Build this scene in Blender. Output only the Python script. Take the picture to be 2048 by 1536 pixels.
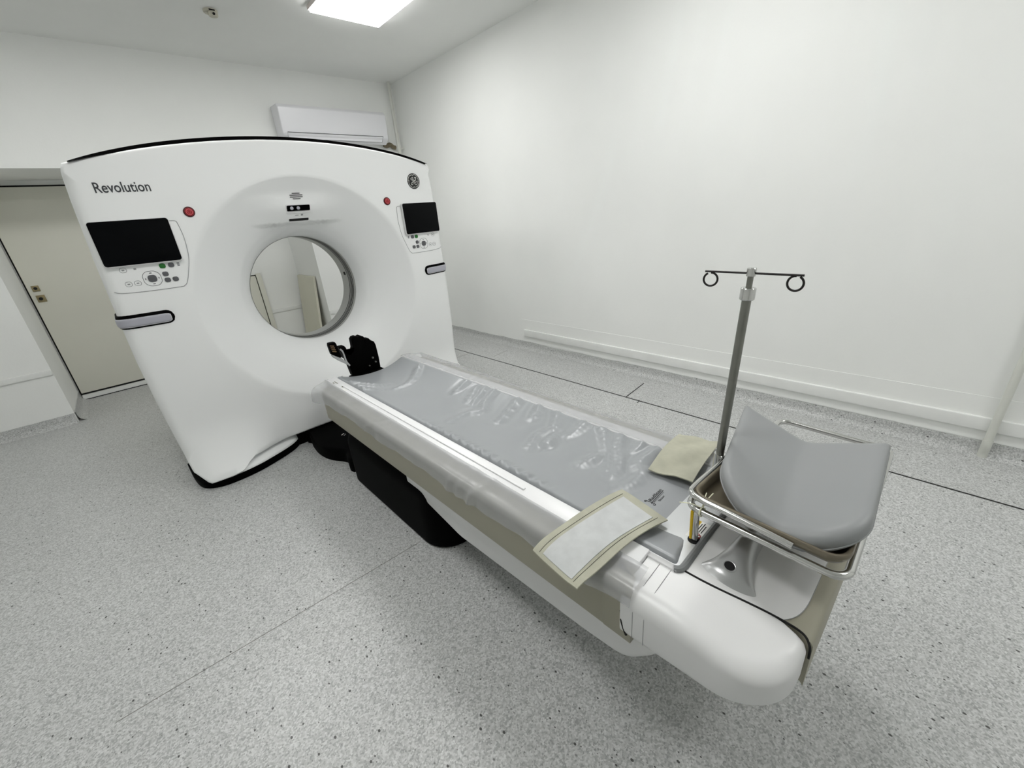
import bpy, bmesh, math, random
from mathutils import Vector, Matrix

for o in list(bpy.data.objects):
    bpy.data.objects.remove(o, do_unlink=True)
SC = bpy.context.scene
COL = SC.collection
PI = math.pi

# ------------------------------------------------------------------ camera
CAM_Z = 1.55
cam = bpy.data.cameras.new('camera')
cam.sensor_width = 36.0
cam.lens = 831.0 / 2048.0 * 36.0
cam.clip_start = 0.02
camo = bpy.data.objects.new('camera', cam)
COL.objects.link(camo)
right = Vector((0.72499269, -0.6837525, -0.08287409))
down = Vector((-0.31781306, -0.22535418, -0.92098336))
fwd = Vector((0.61104866, 0.69404467, -0.38068561))
M = Matrix.Identity(4)
for i in range(3):
    M[i][0] = right[i]; M[i][1] = -down[i]; M[i][2] = -fwd[i]
M.translation = Vector((0, 0, CAM_Z))
camo.matrix_world = M
SC.camera = camo

# ------------------------------------------------------------------ world, exposure
w = bpy.data.worlds.new('world'); SC.world = w; w.use_nodes = True
w.node_tree.nodes['Background'].inputs[0].default_value = (0.8, 0.85, 0.9, 1)
w.node_tree.nodes['Background'].inputs[1].default_value = 0.0
SC.view_settings.view_transform = 'Standard'
SC.view_settings.look = 'None'
SC.view_settings.gamma = 1.0
SC.view_settings.use_curve_mapping = False
SC.view_settings.exposure = 0.12
SC.cycles.diffuse_bounces = 8
SC.cycles.max_bounces = 14
LAMP_POWER = 18.5        # radiance of the ceiling panels

# ------------------------------------------------------------------ materials
def lin(c):
    return tuple((v / 12.92 if v <= 0.04045 else ((v + 0.055) / 1.055) ** 2.4) for v in c)
def rgb(r, g, b):
    return lin((r / 255.0, g / 255.0, b / 255.0)) + (1.0,)

def mat(name, col, rough=0.5, metal=0.0, spec=0.5, coat=0.0, bump=None, mottle=0.0, mscale=3.0, emit=0.0):
    m = bpy.data.materials.new(name); m.use_nodes = True
    nt = m.node_tree; b = nt.nodes['Principled BSDF']
    b.inputs['Base Color'].default_value = col
    b.inputs['Roughness'].default_value = rough
    b.inputs['Metallic'].default_value = metal
    b.inputs['Specular IOR Level'].default_value = spec
    b.inputs['Coat Weight'].default_value = coat
    b.inputs['Coat Roughness'].default_value = 0.24
    if emit:
        b.inputs['Emission Color'].default_value = col
        b.inputs['Emission Strength'].default_value = emit
    tc = nt.nodes.new('ShaderNodeTexCoord')
    n = nt.nodes.new('ShaderNodeTexNoise')
    n.inputs['Scale'].default_value = mscale
    n.inputs['Detail'].default_value = 4
    nt.links.new(tc.outputs['Object'], n.inputs['Vector'])
    mx = nt.nodes.new('ShaderNodeMix'); mx.data_type = 'RGBA'; mx.blend_type = 'MULTIPLY'
    mx.inputs[0].default_value = 1.0
    mx.inputs[6].default_value = col
    mr = nt.nodes.new('ShaderNodeMapRange')
    mr.inputs['From Min'].default_value = 0.3; mr.inputs['From Max'].default_value = 0.7
    mr.inputs['To Min'].default_value = 1.0 - mottle; mr.inputs['To Max'].default_value = 1.0
    nt.links.new(n.outputs['Fac'], mr.inputs['Value'])
    nt.links.new(mr.outputs['Result'], mx.inputs[7])
    nt.links.new(mx.outputs[2], b.inputs['Base Color'])
    if bump:
        n2 = nt.nodes.new('ShaderNodeTexNoise'); n2.inputs['Scale'].default_value = bump[0]
        n2.inputs['Detail'].default_value = 3
        nt.links.new(tc.outputs['Object'], n2.inputs['Vector'])
        bp = nt.nodes.new('ShaderNodeBump'); bp.inputs['Strength'].default_value = bump[1]
        bp.inputs['Distance'].default_value = bump[2]
        nt.links.new(n2.outputs['Fac'], bp.inputs['Height'])
        nt.links.new(bp.outputs['Normal'], b.inputs['Normal'])
    return m

def floor_mat(name='floor_vinyl', dark=1.0):
    m = bpy.data.materials.new(name); m.use_nodes = True
    nt = m.node_tree; N = nt.nodes; L = nt.links
    b = N['Principled BSDF']
    b.inputs['Roughness'].default_value = 0.36
    b.inputs['Specular IOR Level'].default_value = 0.5
    tc = N.new('ShaderNodeTexCoord')
    def math_(op, a, bb=None, c=None):
        n = N.new('ShaderNodeMath'); n.operation = op
        for i, v in enumerate((a, bb, c)):
            if v is None: continue
            if isinstance(v, (int, float)): n.inputs[i].default_value = v
            else: L.new(v, n.inputs[i])
        return n.outputs[0]
    # light chips
    v1 = N.new('ShaderNodeTexVoronoi'); v1.inputs['Scale'].default_value = 190
    L.new(tc.outputs['Object'], v1.inputs['Vector'])
    sep = N.new('ShaderNodeSeparateColor'); L.new(v1.outputs['Color'], sep.inputs[0])
    n1 = N.new('ShaderNodeTexNoise'); n1.inputs['Scale'].default_value = 95; n1.inputs['Detail'].default_value = 3
    L.new(tc.outputs['Object'], n1.inputs['Vector'])
    n0 = N.new('ShaderNodeTexNoise'); n0.inputs['Scale'].default_value = 0.9; n0.inputs['Detail'].default_value = 4
    L.new(tc.outputs['Object'], n0.inputs['Vector'])
    mixv = math_('ADD', math_('MULTIPLY', sep.outputs[0], 0.55), math_('MULTIPLY', n1.outputs['Fac'], 0.45))
    ramp = N.new('ShaderNodeValToRGB'); L.new(mixv, ramp.inputs['Fac'])
    e = ramp.color_ramp.elements
    e[0].position = 0.10; e[0].color = tuple(v * dark for v in rgb(138, 139, 138)[:3]) + (1,)
    e[1].position = 0.85; e[1].color = tuple(v * dark for v in rgb(213, 214, 213)[:3]) + (1,)
    el = ramp.color_ramp.elements.new(0.45); el.color = tuple(v * dark for v in rgb(182, 183, 182)[:3]) + (1,)
    # dark flecks, two sizes, elongated
    def flecks(scale, thr, rad, rot, stretch):
        mp = N.new('ShaderNodeMapping'); mp.inputs['Rotation'].default_value = (0, 0, rot)
        mp.inputs['Scale'].default_value = (1.0, stretch, 1.0)
        L.new(tc.outputs['Object'], mp.inputs['Vector'])
        v = N.new('ShaderNodeTexVoronoi'); v.inputs['Scale'].default_value = scale
        L.new(mp.outputs[0], v.inputs['Vector'])
        s = N.new('ShaderNodeSeparateColor'); L.new(v.outputs['Color'], s.inputs[0])
        inside = math_('LESS_THAN', v.outputs['Distance'], math_('MULTIPLY', s.outputs[1], rad))
        return math_('MULTIPLY', inside, math_('GREATER_THAN', s.outputs[0], thr))
    f1 = flecks(62, 0.74, 0.25, 0.5, 0.70)
    f2 = flecks(95, 0.82, 0.26, 1.7, 0.75)
    fl = math_('MAXIMUM', f1, math_('MULTIPLY', f2, 0.55))
    mx = N.new('ShaderNodeMix'); mx.data_type = 'RGBA'
    L.new(math_('MULTIPLY', fl, 0.92), mx.inputs[0]); L.new(ramp.outputs[0], mx.inputs[6])
    mx.inputs[7].default_value = rgb(52, 52, 50)
    # slow tone variation (wear)
    mr = N.new('ShaderNodeMapRange'); mr.inputs['From Min'].default_value = 0.3; mr.inputs['From Max'].default_value = 0.7
    mr.inputs['To Min'].default_value = 0.93; mr.inputs['To Max'].default_value = 1.0
    L.new(n0.outputs['Fac'], mr.inputs['Value'])
    mm = N.new('ShaderNodeMix'); mm.data_type = 'RGBA'; mm.blend_type = 'MULTIPLY'; mm.inputs[0].default_value = 1
    L.new(mx.outputs[2], mm.inputs[6]); L.new(mr.outputs[0], mm.inputs[7])
    L.new(mm.outputs[2], b.inputs['Base Color'])
    return m

def film_mat(name, opacity, col, rough=0.22):
    m = bpy.data.materials.new(name); m.use_nodes = True
    nt = m.node_tree; N = nt.nodes; L = nt.links
    b = N['Principled BSDF']
    b.inputs['Base Color'].default_value = col
    b.inputs['Roughness'].default_value = rough
    b.inputs['Specular IOR Level'].default_value = 0.6
    tc = N.new('ShaderNodeTexCoord')
    n = N.new('ShaderNodeTexNoise'); n.inputs['Scale'].default_value = 7; n.inputs['Detail'].default_value = 3
    L.new(tc.outputs['Object'], n.inputs['Vector'])
    mr = N.new('ShaderNodeMapRange'); mr.inputs['From Min'].default_value = 0.3; mr.inputs['From Max'].default_value = 0.7
    mr.inputs['To Min'].default_value = opacity - 0.03; mr.inputs['To Max'].default_value = opacity + 0.03
    L.new(n.outputs['Fac'], mr.inputs['Value'])
    t = N.new('ShaderNodeBsdfTransparent')
    ms = N.new('ShaderNodeMixShader')
    L.new(mr.outputs[0], ms.inputs[0]); L.new(t.outputs[0], ms.inputs[1]); L.new(b.outputs[0], ms.inputs[2])
    L.new(ms.outputs[0], N['Material Output'].inputs['Surface'])
    return m

def fabric_mat(name, col, scale=900, rough=0.9):
    m = mat(name, col, rough, spec=0.2, mottle=0.12, mscale=25)
    nt = m.node_tree; N = nt.nodes; L = nt.links; b = N['Principled BSDF']
    tc = N.new('ShaderNodeTexCoord')
    wv = N.new('ShaderNodeTexWave'); wv.inputs['Scale'].default_value = scale / 6.0; wv.inputs['Distortion'].default_value = 1.0
    L.new(tc.outputs['Object'], wv.inputs['Vector'])
    n = N.new('ShaderNodeTexNoise'); n.inputs['Scale'].default_value = 40
    L.new(tc.outputs['Object'], n.inputs['Vector'])
    ad = N.new('ShaderNodeMath'); ad.operation = 'ADD'
    L.new(wv.outputs['Fac'], ad.inputs[0]); L.new(n.outputs['Fac'], ad.inputs[1])
    bp = N.new('ShaderNodeBump'); bp.inputs['Strength'].default_value = 0.35; bp.inputs['Distance'].default_value = 0.002
    L.new(ad.outputs[0], bp.inputs['Height']); L.new(bp.outputs[0], b.inputs['Normal'])
    return m

MT = {
    'wall': mat('wall_paint', rgb(241, 242, 240), 0.75, spec=0.25, bump=(60, 0.12, 0.004), mottle=0.055, mscale=0.9),
    'ceiling': mat('ceiling_paint', rgb(238, 239, 237), 0.85, spec=0.2, mottle=0.02),
    'trim': mat('trim_paint', rgb(236, 237, 235), 0.45, spec=0.4, bump=(25, 0.25, 0.006), mottle=0.08, mscale=5),
    'floor': floor_mat(),
    'seam': mat('seam_black', rgb(14, 14, 14), 0.6),
    'seam_pale': mat('seam_grey', rgb(150, 150, 146), 0.6),
    'door': mat('door_paint', rgb(220, 219, 208), 0.5, spec=0.35, mottle=0.05, mscale=1.5),
    'board': mat('board_paint', rgb(212, 210, 194), 0.6, mottle=0.04),
    'brass': mat('lock_brass', rgb(150, 138, 105), 0.4, metal=0.7),
    'black': mat('black_plastic', rgb(3, 3, 3), 0.6, spec=0.03),
    'blackm': mat('black_matte', rgb(4, 4, 4), 0.7, spec=0.03),
    'gap': mat('gap_dark', rgb(20, 20, 20), 0.9),  # dark strips painted in place of shadowed gaps and slits; also small black parts
    'shell': mat('gantry_white', rgb(240, 241, 241), 0.38, spec=0.4),
    'white': mat('white_plastic', rgb(218, 218, 218), 0.32, spec=0.45, mottle=0.02),
    'whitebright': mat('rail_white', rgb(234, 234, 235), 0.3, spec=0.5),
    'ac': mat('ac_plastic', rgb(228, 228, 232), 0.3, spec=0.45),
    'acgap': mat('ac_line', rgb(70, 70, 72), 0.6),
    'liner': mat('bore_grey', rgb(176, 177, 175), 0.3, spec=0.5),
    'linerdark': mat('bore_dark', rgb(86, 87, 87), 0.3),
    'line': mat('panel_line', rgb(150, 151, 152), 0.5),
    'glass': mat('screen_glass', rgb(3, 4, 6), 0.22, spec=0.09),
    'btn': mat('button_grey', rgb(88, 89, 92), 0.45),
    'btnl': mat('button_white', rgb(222, 222, 222), 0.4),
    'btng': mat('button_green', rgb(22, 105, 32), 0.4),
    'red': mat('stop_red', rgb(150, 14, 26), 0.4),
    'redd': mat('stop_dark_red', rgb(72, 8, 14), 0.4),
    'pink': mat('stop_symbol', rgb(232, 120, 125), 0.5),
    'handle': mat('handle_lavender', rgb(172, 172, 182), 0.35),
    'handler': mat('handle_rim', rgb(205, 205, 208), 0.35),
    'text': mat('print_dark', rgb(52, 54, 58), 0.6),
    'textb': mat('print_black', rgb(16, 16, 17), 0.6),
    'beige': mat('table_taupe', rgb(153, 150, 135), 0.5, spec=0.35, mottle=0.02),
    'print': mat('rail_print', rgb(126, 123, 106), 0.5, spec=0.35),
    'detector': mat('detector_plastic', rgb(196, 193, 178), 0.45),
    'mattress': mat('mattress_vinyl', rgb(150, 153, 156), 0.34, spec=0.65, coat=0.18, mottle=0.03, mscale=6),
    'silver': mat('silver_paint', rgb(208, 210, 211), 0.35, metal=0.35),
    'greybar': mat('grey_trim', rgb(122, 124, 125), 0.35, metal=0.2),
    'saddle': mat('saddle_silver', rgb(176, 177, 177), 0.3, metal=0.55),
    'chrome': mat('chrome', rgb(205, 205, 203), 0.16, metal=1.0),
    'steel': mat('brushed_steel', rgb(138, 138, 132), 0.34, metal=0.9, mottle=0.1, mscale=30),
    'tray': mat('tray_brown', rgb(122, 114, 98), 0.32, metal=0.35, mottle=0.08, mscale=4),
    'cushion': mat('cushion_vinyl', rgb(143, 145, 146), 0.42, spec=0.45, mottle=0.03, mscale=7),
    'wire': mat('dark_wire', rgb(34, 31, 30), 0.4, metal=0.5),
    'strap': fabric_mat('strap_olive', rgb(184, 183, 166)),
    'strapunder': fabric_mat('strap_under', rgb(84, 84, 76)),
    'velcro': fabric_mat('velcro_grey', rgb(204, 206, 206), 1400),
    'yellow': mat('sticker_yellow', rgb(214, 178, 20), 0.5),
    'paper': mat('sticker_white', rgb(232, 232, 228), 0.5),
    'twine': mat('twine', rgb(226, 226, 200), 0.9),
    'copper': mat('contacts', rgb(196, 160, 122), 0.35, metal=0.6),
    'rubber': mat('grey_clip', rgb(176, 177, 178), 0.5),
    'film': film_mat('polythene_film', 0.56, rgb(184, 185, 187), 0.26),
    'filmclear': film_mat('polythene_film_thin', 0.40, rgb(232, 232, 232)),
    'pipe': mat('pipe_paint', rgb(214, 215, 208), 0.45, bump=(40, 0.15, 0.004), mottle=0.05, mscale=6),
    'hose': mat('hose_wrap', rgb(124, 114, 92), 0.8, bump=(50, 0.5, 0.006), mottle=0.3, mscale=20),
    'lampframe': mat('lamp_frame', rgb(222, 214, 210), 0.5),
}
m = bpy.data.materials.new('lamp_diffuser'); m.use_nodes = True
nt = m.node_tree
em = nt.nodes.new('ShaderNodeEmission'); em.inputs[0].default_value = (1.0, 1.0, 0.985, 1); em.inputs[1].default_value = LAMP_POWER
nt.links.new(em.outputs[0], nt.nodes['Material Output'].inputs['Surface'])
nt.nodes.remove(nt.nodes['Principled BSDF'])
MT['lamp'] = m

# ------------------------------------------------------------------ helpers
def thing(name, loc, label, cat, group=None):
    o = bpy.data.objects.new(name, None); COL.objects.link(o)
    o.location = loc; o.empty_display_size = 0.1
    o['label'] = label; o['category'] = cat
    if group: o['group'] = group
    return o
def tag(o, label, cat, group=None):
    o['label'] = label; o['category'] = cat
    if group: o['group'] = group
    return o
def struct(o, label=None):
    o['kind'] = 'structure'
    if label: o['label'] = label
    return o

class MB:
    def __init__(s): s.v = []; s.f = []
    def add(s, v, f):
        k = len(s.v); s.v += [tuple(p) for p in v]; s.f += [tuple(i + k for i in q) for q in f]; return s
    def box(s, x0, x1, y0, y1, z0, z1):
        return s.add([(x0, y0, z0), (x1, y0, z0), (x1, y1, z0), (x0, y1, z0), (x0, y0, z1), (x1, y0, z1), (x1, y1, z1), (x0, y1, z1)],
                     [(3, 2, 1, 0), (4, 5, 6, 7), (0, 1, 5, 4), (1, 2, 6, 5), (2, 3, 7, 6), (3, 0, 4, 7)])
    def obj(s, name, mt, parent=None, smooth=False, angle=35, bevel=0, seg=3, origin=None):
        me = bpy.data.meshes.new(name)
        # a top-level mesh gets its origin at its own base
        off = Vector((0, 0, 0))
        if parent is None:
            xs = [p[0] for p in s.v]; ys = [p[1] for p in s.v]; zs = [p[2] for p in s.v]
            off = Vector(((min(xs) + max(xs)) / 2, (min(ys) + max(ys)) / 2, min(zs)))
        elif parent is not None:
            off = ORG(parent)
        me.from_pydata([tuple(Vector(p) - off) for p in s.v], [], s.f)
        bm = bmesh.new(); bm.from_mesh(me)
        bmesh.ops.recalc_face_normals(bm, faces=bm.faces)
        if bevel:
            es = [e for e in bm.edges if len(e.link_faces) == 2 and e.calc_face_angle(0) > 0.5]
            bmesh.ops.bevel(bm, geom=es, offset=bevel, segments=seg, profile=0.5, affect='EDGES', clamp_overlap=True)
        bm.to_mesh(me); bm.free()
        me.materials.append(MT[mt] if isinstance(mt, str) else mt)
        if smooth:
            me.polygons.foreach_set('use_smooth', [True] * len(me.polygons))
            try: me.set_sharp_from_angle(angle=math.radians(angle))
            except Exception: pass
        o = bpy.data.objects.new(name, me); COL.objects.link(o)
        if parent is None: o.location = off
        else: o.parent = parent
        return o

def ORG(o):
    """world origin of an object from its own chain of plain translations"""
    p = Vector(o.location)
    while o.parent: o = o.parent; p = p + Vector(o.location)
    return p

def box(name, x0, x1, y0, y1, z0, z1, mt, parent=None, bevel=0, seg=3):
    return MB().box(x0, x1, y0, y1, z0, z1).obj(name, mt, parent, smooth=bevel > 0, bevel=bevel, seg=seg)

def catmull(P, n=8, closed=False):
    P = [Vector(p) for p in P]; out = []; N = len(P)
    rng = range(N if closed else N - 1)
    for i in rng:
        if closed: a, b, c, d = P[(i - 1) % N], P[i], P[(i + 1) % N], P[(i + 2) % N]
        else: a, b, c, d = P[max(i - 1, 0)], P[i], P[i + 1], P[min(i + 2, N - 1)]
        for k in range(n):
            t = k / n
            out.append(0.5 * ((2 * b) + (c - a) * t + (2 * a - 5 * b + 4 * c - d) * t * t + (3 * b - a - 3 * c + d) * t ** 3))
    if not closed: out.append(P[-1])
    return out

def tube(P, r, n=10, closed=False):
    P = [Vector(p) for p in P]; N = len(P)
    R = r if isinstance(r, (list, tuple)) else [r] * N
    T = []
    for i in range(N):
        a = P[(i - 1) % N] if (closed or i > 0) else P[i]
        b = P[(i + 1) % N] if (closed or i < N - 1) else P[i]
        t = (b - a); T.append(t.normalized() if t.length > 1e-9 else Vector((0, 0, 1)))
    up = Vector((0, 0, 1)) if abs(T[0].z) < 0.9 else Vector((1, 0, 0))
    nrm = (up - T[0] * up.dot(T[0])).normalized()
    v = []; f = []
    for i in range(N):
        nrm = (nrm - T[i] * nrm.dot(T[i])).normalized()
        bi = T[i].cross(nrm)
        for k in range(n):
            a = 2 * PI * k / n
            v.append(P[i] + nrm * (R[i] * math.cos(a)) + bi * (R[i] * math.sin(a)))
    m_ = N if closed else N - 1
    for i in range(m_):
        j = (i + 1) % N
        for k in range(n):
            f.append((i * n + k, i * n + (k + 1) % n, j * n + (k + 1) % n, j * n + k))
    if not closed:
        f.append(tuple(range(n - 1, -1, -1))); f.append(tuple((N - 1) * n + k for k in range(n)))
    return v, f

def roundpoly(pts, rad, seg=6):
    """2-D polygon with rounded corners; rad a number or a list"""
    n = len(pts); out = []
    for i in range(n):
        p = Vector(pts[i]); a = Vector(pts[i - 1]); b = Vector(pts[(i + 1) % n])
        r = rad[i] if isinstance(rad, (list, tuple)) else rad
        da = (a - p).normalized(); db = (b - p).normalized()
        ang = da.angle(db)
        if r <= 0 or ang > PI - 0.01: out.append(tuple(p)); continue
        t = min(r / math.tan(ang / 2), 0.48 * (a - p).length, 0.48 * (b - p).length)
        r2 = t * math.tan(ang / 2)
        p0 = p + da * t; p1 = p + db * t
        c = p + (da + db).normalized() * (r2 / math.sin(ang / 2))
        a0 = math.atan2(p0.y - c.y, p0.x - c.x); a1 = math.atan2(p1.y - c.y, p1.x - c.x)
        d = (a1 - a0 + PI) % (2 * PI) - PI
        for k in range(seg + 1):
            q = a0 + d * k / seg
            out.append((c.x + r2 * math.cos(q), c.y + r2 * math.sin(q)))
    return out

def area2(P):
    return sum(P[i][0] * P[(i + 1) % len(P)][1] - P[(i + 1) % len(P)][0] * P[i][1] for i in range(len(P))) / 2

def slab(P, z0, z1, bt=0.0, bb=0.0, seg=5, mp=None, well=None, fill=0, keep=None, nfix=None):
    """prism of a 2-D outline with rounded top (bt) and bottom (bb) rims; mp maps (u,v,w) to xyz"""
    mp = mp or (lambda u, v, w_: (u, v, w_))
    if area2(P) < 0: P = P[::-1]
    n = len(P); Nr = []
    for i in range(n):
        a = Vector(P[i - 1]); p = Vector(P[i]); b = Vector(P[(i + 1) % n])
        e1 = (p - a); e2 = (b - p)
        n1 = Vector((-e1.y, e1.x)).normalized() if e1.length > 1e-9 else Vector((0, 0))
        n2 = Vector((-e2.y, e2.x)).normalized() if e2.length > 1e-9 else n1
        q = n1 + n2
        q = q.normalized() if q.length > 1e-6 else n1
        c = max(0.4, q.dot(n1) if n1.length else 1)
        q = q / c * (keep(*P[i]) if keep else 1.0)
        if nfix and nfix(*P[i]): q = Vector(nfix(*P[i]))
        Nr.append(q)
    rings = []
    if bb > 0:
        for k in range(seg): a = PI / 2 * k / seg; rings.append((bb * (1 - math.sin(a)), z0 + bb * (1 - math.cos(a))))
    rings.append((0, z0 + bb))
    rings.append((0, z1 - bt))
    if bt > 0:
        for k in range(1, seg + 1): a = PI / 2 * k / seg; rings.append((bt * (1 - math.cos(a)), z1 - bt + bt * math.sin(a)))
    if well: rings += [(well[0], z1), (well[0] + 0.004, z1 - well[1])]
    v = []; f = []
    for ins, z in rings:
        for i in range(n): v.append(mp(P[i][0] + Nr[i].x * ins, P[i][1] + Nr[i].y * ins, z))
    if fill:
        # shrink the top rim toward its middle so that a mapped top stays smooth
        ins, z = rings[-1]
        T_ = [(P[i][0] + Nr[i].x * ins, P[i][1] + Nr[i].y * ins) for i in range(n)]
        cx_ = sum(p[0] for p in T_) / n; cy_ = sum(p[1] for p in T_) / n
        for k in range(1, fill):
            q = 1 - k / fill
            for p in T_: v.append(mp(cx_ + (p[0] - cx_) * q, cy_ + (p[1] - cy_) * q, z))
            rings.append((0, z))
    for k in range(len(rings) - 1):
        for i in range(n):
            j = (i + 1) % n; f.append((k * n + i, k * n + j, (k + 1) * n + j, (k + 1) * n + i))
    f.append(tuple(range(n - 1, -1, -1))); f.append(tuple((len(rings) - 1) * n + i for i in range(n)))
    return v, f

def rect(x0, x1, y0, y1): return [(x0, y0), (x1, y0), (x1, y1), (x0, y1)]

def sheet(fn, nu, nv, thick=None):
    """grid surface fn(u,v) in [0,1]^2"""
    v = [fn(i / nu, j / nv) for i in range(nu + 1) for j in range(nv + 1)]
    f = [(i * (nv + 1) + j, (i + 1) * (nv + 1) + j, (i + 1) * (nv + 1) + j + 1, i * (nv + 1) + j + 1) for i in range(nu) for j in range(nv)]
    if thick:
        k = len(v)
        v = v + [(p[0], p[1], p[2] - thick) for p in v]
        f = f + [tuple(i + k for i in q[::-1]) for q in f]
        W = nv + 1
        b = [i * W for i in range(nu + 1)] + [nu * W + j for j in range(1, W)] + [i * W + nv for i in range(nu - 1, -1, -1)] + [j for j in range(nv - 1, 0, -1)]
        for a in range(len(b)):
            c = b[(a + 1) % len(b)]; f.append((b[a], c, c + k, b[a] + k))
    return v, f

def text_obj(name, body, origin, ex, ey, width, height, mt, parent, lift=0.0006, surf=None):
    """raised lettering: cap box of given width/height on plane origin+ex*x+ey*y"""
    cu = bpy.data.curves.new(name, 'FONT'); cu.body = body; cu.size = 1.0; cu.resolution_u = 4; cu.offset = 0.012
    to = bpy.data.objects.new(name, cu); COL.objects.link(to)
    dg = bpy.context.evaluated_depsgraph_get()
    me = bpy.data.meshes.new_from_object(to.evaluated_get(dg))
    co = [v.co.copy() for v in me.vertices]; fs = [tuple(p.vertices) for p in me.polygons]
    bpy.data.objects.remove(to, do_unlink=True)
    xs = [c.x for c in co]; ys = [c.y for c in co]
    sx = width / (max(xs) - min(xs)); sy = height / (max(ys) - min(ys))
    ex = Vector(ex).normalized(); ey = Vector(ey).normalized(); nn = ex.cross(ey)
    out = []
    for c in co:
        p = Vector(origin) + ex * ((c.x - min(xs)) * sx) + ey * ((c.y - min(ys)) * sy) + nn * lift
        if surf: p = surf(p)
        out.append(p)
    bpy.data.meshes.remove(me)
    return MB().add(out, fs).obj(name, mt, parent)

def smooth(a, b, x):
    t = min(1, max(0, (x - a) / (b - a))); return t * t * (3 - 2 * t)

# ================================================================== THE ROOM
XR, XL, YB, YF, ZC = 3.385, -2.7, 5.68, -2.7, 3.205
NX0, NX1, NZ, NY = -0.71, 1.91, 2.236, 6.57
fl = struct(box('floor', XL, XR, YF, 6.62, -0.1, 0.0, 'floor'), 'pale grey speckled vinyl floor')
struct(box('ceiling', XL, XR, YF, 6.62, ZC, ZC + 0.1, 'ceiling'))
struct(box('wall_right', XR, XR + 0.15, YF, 6.7, 0, ZC, 'wall'))
struct(box('wall_left', XL - 0.15, XL, YF, 6.7, 0, ZC, 'wall'))
struct(box('wall_front', XL, XR, YF - 0.15, YF, 0, ZC, 'wall'))
b = MB()
b.box(XL, NX0, YB, NY + 0.05, 0, ZC)
b.box(NX1, XR, YB, NY + 0.05, 0, ZC)
b.box(NX0, NX1, YB, NY + 0.05, NZ, ZC)
struct(b.obj('wall_back', 'wall'), 'white wall with a deep door recess')
struct(box('wall_recess', NX0, NX1, NY, NY + 0.15, 0, NZ, 'wall'))

random.seed(4)
# vinyl upstand (coved) along the right wall with an uneven top edge
def cove(name, P0, P1, inward, hgt, n, jit):
    P0 = Vector(P0); P1 = Vector(P1); I = Vector(inward)
    prof = [(0.062, 0.0005), (0.040, 0.006), (0.020, 0.022), (0.010, 0.048)]
    v = []; f = []; k = len(prof) + 2
    z = hgt
    for i in range(n + 1):
        p = P0.lerp(P1, i / n)
        z += random.uniform(-jit, jit); z += (hgt - z) * 0.2
        for a, zz in prof: v.append(p + I * a + Vector((0, 0, zz)))
        v.append(p + I * 0.006 + Vector((0, 0, z))); v.append(p + Vector((0, 0, z)))
    for i in range(n):
        for j in range(k - 1): f.append((i * k + j, (i + 1) * k + j, (i + 1) * k + j + 1, i * k + j + 1))
    return struct(MB().add(v, f).obj(name, 'floor', smooth=True, angle=50))
cove('baseboard_right', (XR, YF, 0), (XR, YB, 0), (-1, 0, 0), 0.088, 160, 0.004)
cove('baseboard_back', (XL, YB, 0), (NX0 - 0.003, YB, 0), (0, -1, 0), 0.098, 50, 0.002)
cove('baseboard_recess', (NX0, NY, 0), (NX0, YB + 0.02, 0), (1, 0, 0), 0.098, 14, 0.002)
# painted boards and rails
struct(box('trim_1', XR - 0.022, XR, YF, 3.52, 0.158, 0.238, 'trim', bevel=0.004), 'white painted board low on the right wall')
struct(box('trim_2', XL, NX0 - 0.004, YB - 0.012, YB, 0.502, 0.552, 'trim', bevel=0.003))
struct(box('trim_3', NX1 + 0.004, XR - 0.03, YB - 0.012, YB, 0.502, 0.552, 'trim', bevel=0.003))
struct(box('trim_4', 1.44, NX1 - 0.004, NY - 0.012, NY, 0.52, 0.57, 'trim', bevel=0.003))
# skim patch over the board on the right wall
struct(box('trim_5', XR - 0.003, XR, YF, 3.56, 0.09, 0.36, 'wall'))

# inlaid lines and seams in the floor
def strip(name, a, b_, wd, mt):
    a = Vector((a[0], a[1], 0)); b_ = Vector((b_[0], b_[1], 0)); d = (b_ - a).normalized(); n = Vector((-d.y, d.x, 0)) * wd / 2
    vv = [a - n, a + n, b_ + n, b_ - n]
    return MB().add([v + Vector((0, 0, 0.0002)) for v in vv] + [v + Vector((0, 0, 0.0016)) for v in vv],
                    [(0, 1, 2, 3), (4, 5, 6, 7), (0, 1, 5, 4), (1, 2, 6, 5), (2, 3, 7, 6), (3, 0, 4, 7)]).obj(name, mt, fl)
strip('floor_line', (2.865, YF), (2.865, 4.33), 0.011, 'seam')
strip('floor_line', (2.868, 1.79), (3.215, 1.825), 0.008, 'seam')
strip('floor_line', (2.86, 1.66), (2.825, 1.655), 0.006, 'seam')
strip('floor_seam', (-0.5, 1.712), (0.72, 1.653), 0.002, 'seam_pale')
strip('floor_seam', (2.50, 3.97), (2.86, 3.98), 0.005, 'seam_pale')
strip('floor_seam', (2.95, 3.62), (3.2, 3.66), 0.005, 'seam_pale')

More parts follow.
